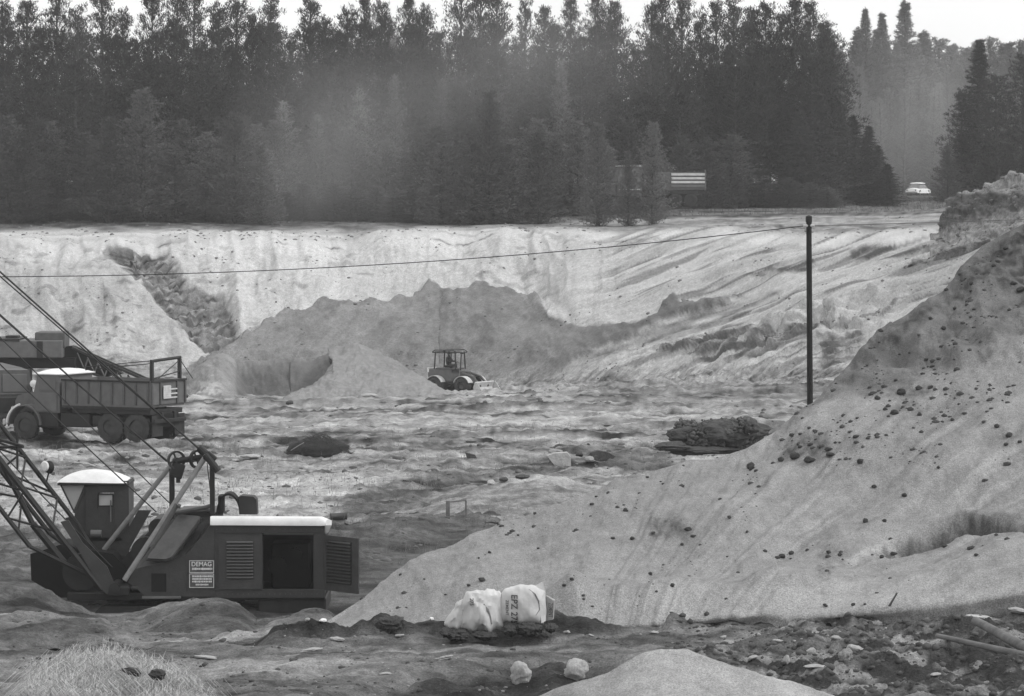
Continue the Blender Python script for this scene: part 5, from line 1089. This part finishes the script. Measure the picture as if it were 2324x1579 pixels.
# clods on the sand bank
clodm = [lump_mesh('soil_clod', 70+k, M_CLOD, 2, .3, .15) for k in range(6)]
big = [(1340, 1140, 13), (1420, 1154, 13), (1432, 1218, 14), (1470, 1078, 9), (1655, 1170, 12), (1632, 1128, 11), (1700, 1055, 22), (1702, 1060, 20), (1795, 985, 14), (1812, 1012, 14), (1833, 968, 10), (1875, 1018, 20), (1880, 1030, 24), (1835, 1042, 30), (1800, 1035, 24), (1770, 1040, 18), (1950, 1043, 18),
       (2128, 1058, 10), (2065, 925, 20), (2085, 938, 16), (2010, 925, 12), (2028, 935, 22), (2160, 950, 12), (2290, 985, 18), (2284, 1005, 14), (2310, 998, 12), (2330, 958, 14), (2230, 955, 12), (2262, 965, 16), (1275, 1328, 14), (1293, 1312, 12), (1092, 1313, 20), (1060, 1326, 12), (1190, 1110, 9), (1110, 1250, 10), (1085, 1262, 9), (1390, 1218, 10),
       (1560, 1198, 18), (1572, 1212, 14), (1548, 1232, 10), (1480, 1205, 12), (1530, 1325, 12), (1775, 1258, 16), (1795, 1252, 12), (1880, 1250, 14), (1905, 1256, 12), (1830, 1245, 10), (2010, 1180, 10), (1960, 1180, 14), (2050, 1120, 12), (1982, 1100, 14), (2030, 860, 10), (2100, 812, 12), (1990, 900, 18), (1975, 892, 12),
       (2045, 888, 22), (2080, 880, 20), (2110, 876, 14), (1480, 1300, 10), (1870, 1370, 12), (1933, 1370, 10), (2000, 1260, 14), (2030, 1255, 16), (2200, 1240, 18), (2215, 1255, 12), (2140, 1235, 14), (2260, 1210, 12), (2310, 1390, 10), (1650, 930, 0), (905, 1300, 8), (960, 1310, 7), (1010, 1345, 7), (1220, 1240, 9), (1175, 1210, 8),
       (2130, 640, 12), (2160, 700, 14), (2190, 690, 10), (2250, 600, 14), (2280, 560, 16), (2140, 740, 12), (2080, 760, 10), (2200, 640, 12), (2110, 720, 14), (2060, 800, 10), (2300, 640, 20), (2315, 655, 22)]
for x, y, w_ in big:
    if not w_: continue
    p = on('sand_bank', x, y); s = ppm(p); put('soil_clod', random.choice(clodm), p+Vector((0, -.02, w_*.12/s)), w_*random.uniform(.38, .6)/s, w_*.45/s, w_*random.uniform(.22, .34)/s, (0, random.uniform(-.5, .2), random.uniform(0, 3)),
        label='dark clod of soil rolled down onto the pale sand bank', cat='soil clod', group='dark clods on the sand bank')
def scatter(name, spots, meshes, m, squash=.65):
    """many small lumps joined into one mesh"""
    vs = []; fs = []; o_ = 0; base = []
    for me in meshes:
        base.append((np.array([v.co[:] for v in me.vertices]), np.array([p.vertices[:] for p in me.polygons])))
    for p, r in spots:
        v, f = base[random.randrange(len(base))]; a = random.uniform(0, 6.28); c, s = math.cos(a), math.sin(a)
        q = v*np.array([r, r*random.uniform(.6, 1), r*squash]); q = np.stack([q[:, 0]*c-q[:, 1]*s, q[:, 0]*s+q[:, 1]*c, q[:, 2]], 1)+np.array(p)
        vs.append(q); fs.append(f+o_); o_ += len(v)
    me = np_mesh(name, np.concatenate(vs), np.concatenate(fs), 3); o = link(name, me, m); o['kind'] = 'stuff'; return o
cr_ = scatter('crumbs', crumbs, crumb_base, mat('crumb_soil', .085, .95, var=.6, scale=4, bump=.5), .8); cr_.parent = sm; cr_.scale = (s/s/sm.scale[0], 1/sm.scale[1], 1/sm.scale[2])
tiny = [lump_mesh('pebble', 90+k, M_CLOD, 1, .35) for k in range(4)]
def pick(surf, n, test, rmin, rmax, dens=None):
    px, py, G, rr, N = SURF[surf]; ok = np.where(test(px, py, rr))[0]; out_ = []
    for i in rng.choice(ok, min(n, len(ok)), replace=False): out_.append((G[i], rmin+(rmax-rmin)*rng.random()**3))
    return out_
inb = lambda px, py: (px > -100) & (px < 2430) & (py < 1640)
nz = lambda px, py: fbm(px/90, py/60, 4, 401)
scatter('small_clods', pick('sand_bank', 260, lambda x, y, r: inb(x, y) & (r < 3.9) & (nz(x, y) > .25), .012, .06)+pick('sand_bank', 600, lambda x, y, r: inb(x, y) & (r < 3.9) & (x > 1750) & (y < 1060) & (fbm(x/60, y/40, 4, 402) > .1), .008, .07), tiny, M_CLOD)
scatter('road_clods', pick('ground', 1500, lambda x, y, r: inb(x, y) & (y > 1420) & (r < 3.2) & (fbm(x/80, y/30, 4, 403) > 0), .012, .06)+pick('earth_heap', 500, lambda x, y, r: inb(x, y) & (r < 2.1), .012, .06)+pick('ground', 3200, lambda x, y, r: (y > 1390) & (x > 1500) & (x < 2400) & (r < 3.2), .012, .075), tiny, M_SOILC if 'M_SOILC' in globals() else mat('soil_crumbs', .07, .95, var=.5, scale=3, bump=.5))
scatter('pale_gravel', pick('ground', 700, lambda x, y, r: inb(x, y) & (y > 1420) & (r < 3.2), .008, .035)+pick('ground', 1100, lambda x, y, r: inb(x, y) & (y < 1180) & (y > 900) & (r > 5) & (r < 11), .02, .11), tiny, M_STONEG, .5)
scatter('floor_clods', pick('ground', 2400, lambda x, y, r: inb(x, y) & (y < 1400) & (y > 880) & (r > 4.5) & (r < 11.05) & (fbm(x/70, y/14, 4, 404) > 0), .03, .17), tiny, mat('floor_crumbs', .10, .95, var=.5, scale=2), .55)
scatter('face_clods', pick('ground', 900, lambda x, y, r: inb(x, y) & (r > 11.0) & (r < 12) & (fbm(x/70, y/40, 4, 405) > .15), .04, .16)+pick('ground', 900, lambda x, y, r: inb(x, y) & (r > 12.1) & (r < 12.9) & (fbm(x/70, y/9, 4, 406) > .0), .04, .2)+pick('topsoil_bank', 500, lambda x, y, r: inb(x, y), .05, .2), tiny, mat('face_crumbs', .16, .95, var=.5, scale=2), .6)

# ---------------------------------------------------------------- paper sacks
def wrap_text(txt, size, place, parent, m=M_INK):
    me = text_mesh(txt, size)
    bm = bmesh.new(); bm.from_mesh(me)
    bmesh.ops.subdivide_edges(bm, edges=[e for e in bm.edges if e.calc_length() > size*.12], cuts=2)
    for v in bm.verts: v.co = place(v.co.x, v.co.y)
    bm.to_mesh(me); bm.free(); return link('lettering', me, m, parent)
SK = 52.2; ss = FPX/SK
def sack(name, x0, x1, ytop, ybot, prof, thick, seed, label, lean=0.0, m=M_PAPER, wr=1.0):
    """filled paper sack lying with its long axis in the picture plane; prof gives its upper outline"""
    c = V3((x0+x1)/2, ybot, SK); nu, nv = 56, 36; vs = []; fs = []
    us = np.linspace(0, 1, nu)
    for i, u in enumerate(us):
        x = x0+(x1-x0)*u; yt = np.interp(x, [q[0] for q in prof], [q[1] for q in prof]); hh = (ybot-yt)/ss; e = min(1, max(.04, math.sin(math.pi*min(max(u, .006), .994))**.45))
        for k in range(nv):
            a = 2*math.pi*k/nv; cz, sy = math.cos(a), math.sin(a)
            z = hh/2+hh/2*math.copysign(abs(cz)**.75, cz); y = -thick/2*e*math.copysign(abs(sy)**.7, sy)
            vs.append([(x-(x0+x1)/2)/ss, y, z])
    vs = np.array(vs); w1 = fbm(vs[:, 0]*6+seed, vs[:, 2]*7+vs[:, 1]*5, 3, seed)*.030*wr+ridged(vs[:, 0]*4+vs[:, 2]*5+seed, vs[:, 2]*3-vs[:, 0]*5, 2, seed+3)*.022*wr
    nrm = vs-np.array([0, 0, .28]); nrm[:, 0] = 0; nrm /= np.linalg.norm(nrm, axis=1, keepdims=True)+1e-6; vs = vs+nrm*w1[:, None]
    for i in range(nu-1):
        for k in range(nv): fs.append((i*nv+k, i*nv+(k+1) % nv, (i+1)*nv+(k+1) % nv, (i+1)*nv+k))
    fs += [tuple(range(nv)), tuple(range(len(vs)-1, len(vs)-1-nv, -1))]
    o = MB().add(vs, fs).build(name, m, smooth=True); o.location = c; tag(o, label, 'sack'); return o, vs
def surface_at(vs, x, z):
    q = (vs[:, 0]-x)**2+(vs[:, 2]-z)**2+(vs[:, 1] > -.02)*9; i = np.argsort(q)[:4]; wgt = 1/(q[i]+1e-5); return float((vs[i, 1]*wgt).sum()/wgt.sum())
sA, vA = sack('paper_sack', 1042, 1142, 1340, 1428, [(1042, 1378), (1056, 1352), (1075, 1341), (1110, 1336), (1135, 1340), (1142, 1356)], .46, 3, 'crumpled white paper sack leaning on its fuller neighbour at the foot of the sand bank', wr=1.5)
sB, vB = sack('paper_sack', 1132, 1234, 1330, 1412, [(1132, 1352), (1145, 1338), (1180, 1327), (1215, 1330), (1228, 1345), (1234, 1362)], .44, 8, 'full white paper sack with rotated black lettering between the crumpled sack and the flap', wr=.6)
sC, vC = sack('paper_sack', 1008, 1062, 1350, 1424, [(1008, 1412), (1022, 1390), (1045, 1360), (1062, 1352)], .30, 13, 'flat torn sack end sloping down at the left of the crumpled sack', wr=1.2)
# upright folded end of the full sack and the printed strip
ctr = V3(1183, 1412, SK)
def SKp(x, y, dy): return Vector(((x-1183)/ss, dy, (1412-y)/ss))
fl_ = MB(); fl_.add([SKp(1212, 1328, -.05), SKp(1230, 1319, -.02), SKp(1236, 1340, .0), SKp(1240, 1385, -.02), SKp(1238, 1408, -.05), SKp(1228, 1412, -.10), SKp(1224, 1360, -.14)], [(0, 1, 2, 6), (2, 3, 6), (3, 4, 5, 6)])
fl_.add([v+Vector((.01, .05, -.004)) for v in [SKp(1190, 1331, .02), SKp(1212, 1328, -.05), SKp(1230, 1319, -.02), SKp(1236, 1340, .0), SKp(1240, 1385, -.02), SKp(1238, 1408, -.05), SKp(1200, 1412, .1)]], [(0, 1, 2, 3, 4, 5, 6)])
fl_.build('end_flap', M_PAPER, sB, fix=False)
st = MB().add([SKp(1240, 1352, .02), SKp(1257, 1362, -.03), SKp(1254, 1405, -.05), SKp(1240, 1408, .0), SKp(1241, 1352, .12), SKp(1260, 1362, .1), SKp(1257, 1405, .1), SKp(1241, 1408, .12)], [(0, 1, 2, 3), (4, 7, 6, 5), (0, 4, 5, 1), (1, 5, 6, 2), (2, 6, 7, 3)]).build('printed_end', mat('sack_paper_dirty', .30, .9, var=.2, scale=8), sB, fix=False)
def plB(cx, cz, rot=True, vs=vB):
    def f(a, b):
        x, z = cx+b*-1*-1, cz-a
        return Vector((x, surface_at(vs, x, z)-.012, z))
    return f
wrap_text('EPZ 275', .122, plB((1166-1183)/ss, .195), sB); wrap_text('ZEMENT', .055, plB((1150-1183)/ss, .22), sB)
me_ = text_mesh('ZEMENT', .085)
for v in me_.vertices: v.co = Vector((SKp(1249, 1383, 0).x+v.co.y, -.055+(v.co.y)*-.1, SKp(0, 1383, 0).z-v.co.x*.62))
link('lettering', me_, M_INK, st)
wrap_text('275', .07, lambda a, b: Vector(((1070-1092)/ss+b, surface_at(vA, (1070-1092)/ss+b, .40-a)-.012, .40-a)), sA)
mb = MB(); mb.path([Vector(((x-1183)/ss, surface_at(vB, (x-1183)/ss, (1412-y)/ss)-.008, (1412-y)/ss)) for x, y in [(1200, 1333), (1214, 1344), (1222, 1360), (1224, 1380), (1216, 1392)]], [.003, .008, .011, .010, .004], 5); mb.build('fold', mat('sack_fold', .22, .9, var=.3), sB)
mb = MB(); mb.path([Vector(((x-1092)/ss, surface_at(vA, (x-1092)/ss, (1428-y)/ss)-.004, (1428-y)/ss)) for x, y in [(1098, 1366), (1106, 1378), (1112, 1392), (1116, 1412)]], [.012, .02, .012, .012], 5); mb.build('fold', mat('sack_fold', .22, .9, var=.3), sA)
# dark soil caught round the sacks
for k, (x, y, rx, ry, lb_) in enumerate(((1200, 1420, 36, 15, 'dark soil heaped against the full lettered sack'), (1158, 1424, 22, 14, 'dark round clod between the two full sacks'), (1100, 1436, 34, 9, 'dark soil at the foot of the crumpled sack'), (1040, 1434, 26, 13, 'dark soil under the torn sack end'),
                                      (888, 1410, 36, 20, 'dark mound of soil on the road edge left of the sacks'), (1012, 1428, 18, 10, 'small dark soil lump left of the torn sack end'), (1250, 1418, 18, 10, 'dark soil lump under the printed sack end'))):
    p = V3(x, y+7, SK-.22); put('soil_lump', lump_mesh('soil_lump', 120+k, M_CLOD, 5, .22, .16, (1.6, 1, 1)), p, rx*.85/ss, .25, ry*.95/ss, label=lb_, cat='soil lump')


# ---------------------------------------------------------------- stones and wood in the foreground
# ---------------------------------------------------------------- stones and wood in the foreground
def fstone(x, y, w_, h_, seed, label, m=M_STONE, rot=0., name='stone', th=None, sub=4, cat='stone'):
    px_, py_ = x, y+h_*.35; p = on('ground', px_, min(py_, 1590), 30, 56); s = ppm(p)
    return put(name, lump_mesh(name, seed, m, 4 if w_ > 30 else 2, .34, .13), p+Vector((0, 0, h_*.20/s)), w_/2/s, th or w_*.45/s, h_/2/s, (0, rot, random.uniform(-.3, .3)), label=label, cat=cat)
fstone(1190, 1528, 46, 52, 131, 'white block of stone standing in the dark trench, left of the other white one', rot=-.25); fstone(1308, 1511, 52, 50, 137, 'round white stone in the dark trench, right of the standing one', rot=.35)
fl2 = [(2312, 1379, 42, 12, 'flat white piece lying at the right edge above the poles', M_STONE), (2218, 1394, 50, 7, 'thin white strip lying just left of the flat white piece', M_DULLW), (1918, 1482, 34, 36, 'grey stone in the middle of the debris field', M_STONEG), (1940, 1466, 34, 16, 'pale flat stone touching the grey stone in the debris', M_STONE),
       (1785, 1500, 18, 26, 'oblong pale brick-like stone leaning in the debris', M_STONE), (1843, 1470, 24, 18, 'pale angular stone above the oblong one', M_STONE), (1850, 1508, 46, 7, 'thin pale sliver of stone below the angular one', M_STONE), (1898, 1440, 20, 10, 'small pale stone highest in the debris field', M_STONE),
       (1712, 1490, 30, 10, 'small pale stone on the crest behind the low sand heap', M_STONE), (1770, 1448, 30, 6, 'flat pale chip on the dark road edge', M_STONE), (2128, 1530, 26, 9, 'bright white shard low in the debris field', M_STONE), (1640, 1437, 18, 6, 'pale chip on the road behind the low sand heap', M_STONE),
       (1720, 1434, 12, 6, 'tiny pale chip on the road near the debris field', M_STONE), (985, 1396, 9, 10, 'small white pebble left of the sacks', M_WHITE), (1035, 1413, 15, 8, 'white pebble at the torn sack end', M_WHITE), (768, 1447, 30, 10, 'pale stone chip on the road left of the dark mound', M_STONE),
       (910, 1440, 24, 7, 'pale chip on the road under the dark mound', M_STONE), (1490, 1431, 20, 7, 'pale chip on the road right of the sacks', M_STONE), (1215, 1442, 26, 8, 'pale chip on the road below the lettered sack', M_STONE), (1660, 1455, 16, 6, 'pale chip on the road edge above the low heap', M_STONE),
       (708, 1468, 42, 7, 'pale flat stone on the road, left of the paired ones', M_STONE), (1290, 1430, 18, 10, 'pale stone at the right foot of the sacks', M_STONE), (1345, 1440, 16, 6, 'small pale chip right of the sack foot', M_STONE), (470, 1492, 40, 6, 'pale flat chip on the road behind the dead grass', M_STONE),
       (690, 1381, 12, 8, 'pale pebble on the earth heap near the excavator tail', M_STONE), (2050, 1465, 14, 10, 'pale pebble among the clods of the debris field', M_STONE), (1130, 1395, 0, 0, '', None), (1010, 1486, 40, 9, 'pale stones trodden into the road below the sacks', M_STONE), (875, 1520, 26, 7, 'pale chip on the front road', M_STONE)]
for k, (x, y, w_, h_, lb_, m_) in enumerate(fl2):
    if w_: fstone(x, y, w_, h_, 140+k, lb_, m_, rot=random.uniform(-.3, .3), sub=3)
o = fstone(748, 1374, 22, 9, 177, 'bright white scrap at the left tip of the sand bank', M_WHITE, sub=2, name='white_scrap', cat='scrap')
# poles and sticks
def pole(x1, y1, d1, x2, y2, d2, r1, r2, m, name, label, cat):
    a, b = V3(x1, y1, d1), V3(x2, y2, d2); n = 10; pts = [a.lerp(b, k/n)+Vector((0, 0, .0015*math.sin(k*1.3))) for k in range(n+1)]
    o = MB().path(pts, [r1+(r2-r1)*k/n for k in range(n+1)], 10).build(name, m, smooth=True); o.location = (0, 0, 0)
    off_ = Vector(a); o.data.transform(Matrix.Translation(-off_)); o.location = off_; return tag(o, label, cat)
pole(2212, 1408, 49.5, 2420, 1520, 46.5, .055, .085, M_WOOD, 'wooden_pole', 'thick grey wooden pole end sticking out of the debris at the right', 'pole'); pole(2125, 1442, 48.6, 2450, 1515, 46.5, .03, .06, M_WOOD, 'wooden_pole', 'thinner wooden pole lying below the thick one at the right', 'pole')
pole(2004, 1398, 52.5, 2035, 1345, 52.3, .022, .012, M_WOOD, 'stick', 'straight stick stuck upright at the foot of the sand bank', 'stick'); pole(1555, 1420, 53, 1660, 1382, 53, .012, .008, M_WOOD, 'stick', 'thin curved twig lying at the foot of the sand bank', 'stick')
pole(1420, 1418, 53.5, 1480, 1432, 53.2, .01, .008, M_WOOD, 'stick', 'short twig lying on the road edge right of the sacks', 'stick')
pole(410, 1478, 50, 422, 1445, 50, .009, .004, M_WOODL, 'dry_stalk', 'pale dry stalk standing out of the dead grass', 'stalk')
# dead grass, weeds
def blades(name, spots, hmin, hmax, m, wd=.006, spread=.7, curl=.5):
    vs = []; n = len(spots); r2 = np.random.default_rng(5)
    for p in spots:
        p = np.array(p); h = r2.uniform(hmin, hmax); d = r2.normal(0, spread, 2); m1 = p+np.array([d[0]*h*.4, d[1]*h*.4, h*.6]); t = p+np.array([d[0]*h, d[1]*h, h*(1-curl*abs(d[0]))])
        w_ = np.array([wd, 0, 0]); vs += [p-w_, p+w_, m1, m1-w_, m1+w_*.6, t]
    me = np_mesh(name, np.array(vs), np.arange(len(vs)).reshape(-1, 3), 3); o = link(name, me, m); o['kind'] = 'stuff'; return o
M_GRASS = mat('dead_grass', .42, .9, var=.3, scale=4); sp_l = []
gp = SURF['ground']; okg = np.where((gp[3] < 3) & (gp[2][:, 1] > 40) & (gp[0] > 60) & (gp[0] < 470) & (gp[1] > 1470+np.abs(gp[0]-225)*.42) & (gp[1] < 1660))[0]
mound = lambda G: .42*math.exp(-((G[0]-X_at(215, 46.5))/.62)**2-((G[1]-46.6)/1.4)**2)
for i in rng.choice(okg, 24000): 
    G = gp[2][i].copy()
    if fbm(np.array([G[0]*2.2]), np.array([G[1]*2.2]), 3, 420)[0] < .15+.5*rng.random()-.25: continue
    G[:2] += rng.normal(0, .03, 2); G[2] += mound(G)*rng.random(); sp_l.append(G)
blades('dead_grass', sp_l, .06, .30, M_GRASS, .0036, 1.2, .8)
pc_ = P(225, 1585, 46.6); put('grass_mound', lump_mesh('grass_mound', 199, mat('mound_soil', .09, .95, var=.5, scale=5, bump=.8), 5, .2, .10), Vector((float(pc_[0]), 46.6, -6.32)), .80, .9, .30, kind='structure')
for k, (x, y, w_, h_, lb_) in enumerate(((300, 1524, 50, 18, 'dark crumpled sheet half buried in the dead grass'), (358, 1530, 40, 22, 'dark rounded scrap right of the crumpled sheet in the grass'))):
    p = V3(x, y, 45.6); s = ppm(p); put('dark_scrap', lump_mesh('dark_scrap', 210+k, M_DARK, 4, .35, .12), p, w_/2/s, .12, h_/2/s, (0, .25, 0), label=lb_, cat='scrap'); 
MB().path([V3(x, y, 45.45) for x, y in [(285, 1517), (300, 1512), (318, 1520), (330, 1530)]], .016, 5).build('pale_rim', M_WOODL, bpy.data.objects['dark_scrap']) if 0 else None
wsp = [g for g, r in pick('ground', 2600, lambda x, y, r: inb(x, y) & (r > 6) & (r < 9.3) & (fbm(x/60, y/12, 4, 411) > .15), .1, .2)]
blades('dry_weeds', wsp, .10, .38, mat('dry_weeds', .16, .95, var=.4, scale=2), .008, .3, .2)
wsp = [g for g, r in pick('ground', 2500, lambda x, y, r: inb(x, y) & (r > 12.7) & (r < 13.1), .1, .2)]
blades('forest_edge_grass', wsp, .10, .4, mat('edge_grass', .10, .95, var=.4, scale=2), .03, .35, .2)
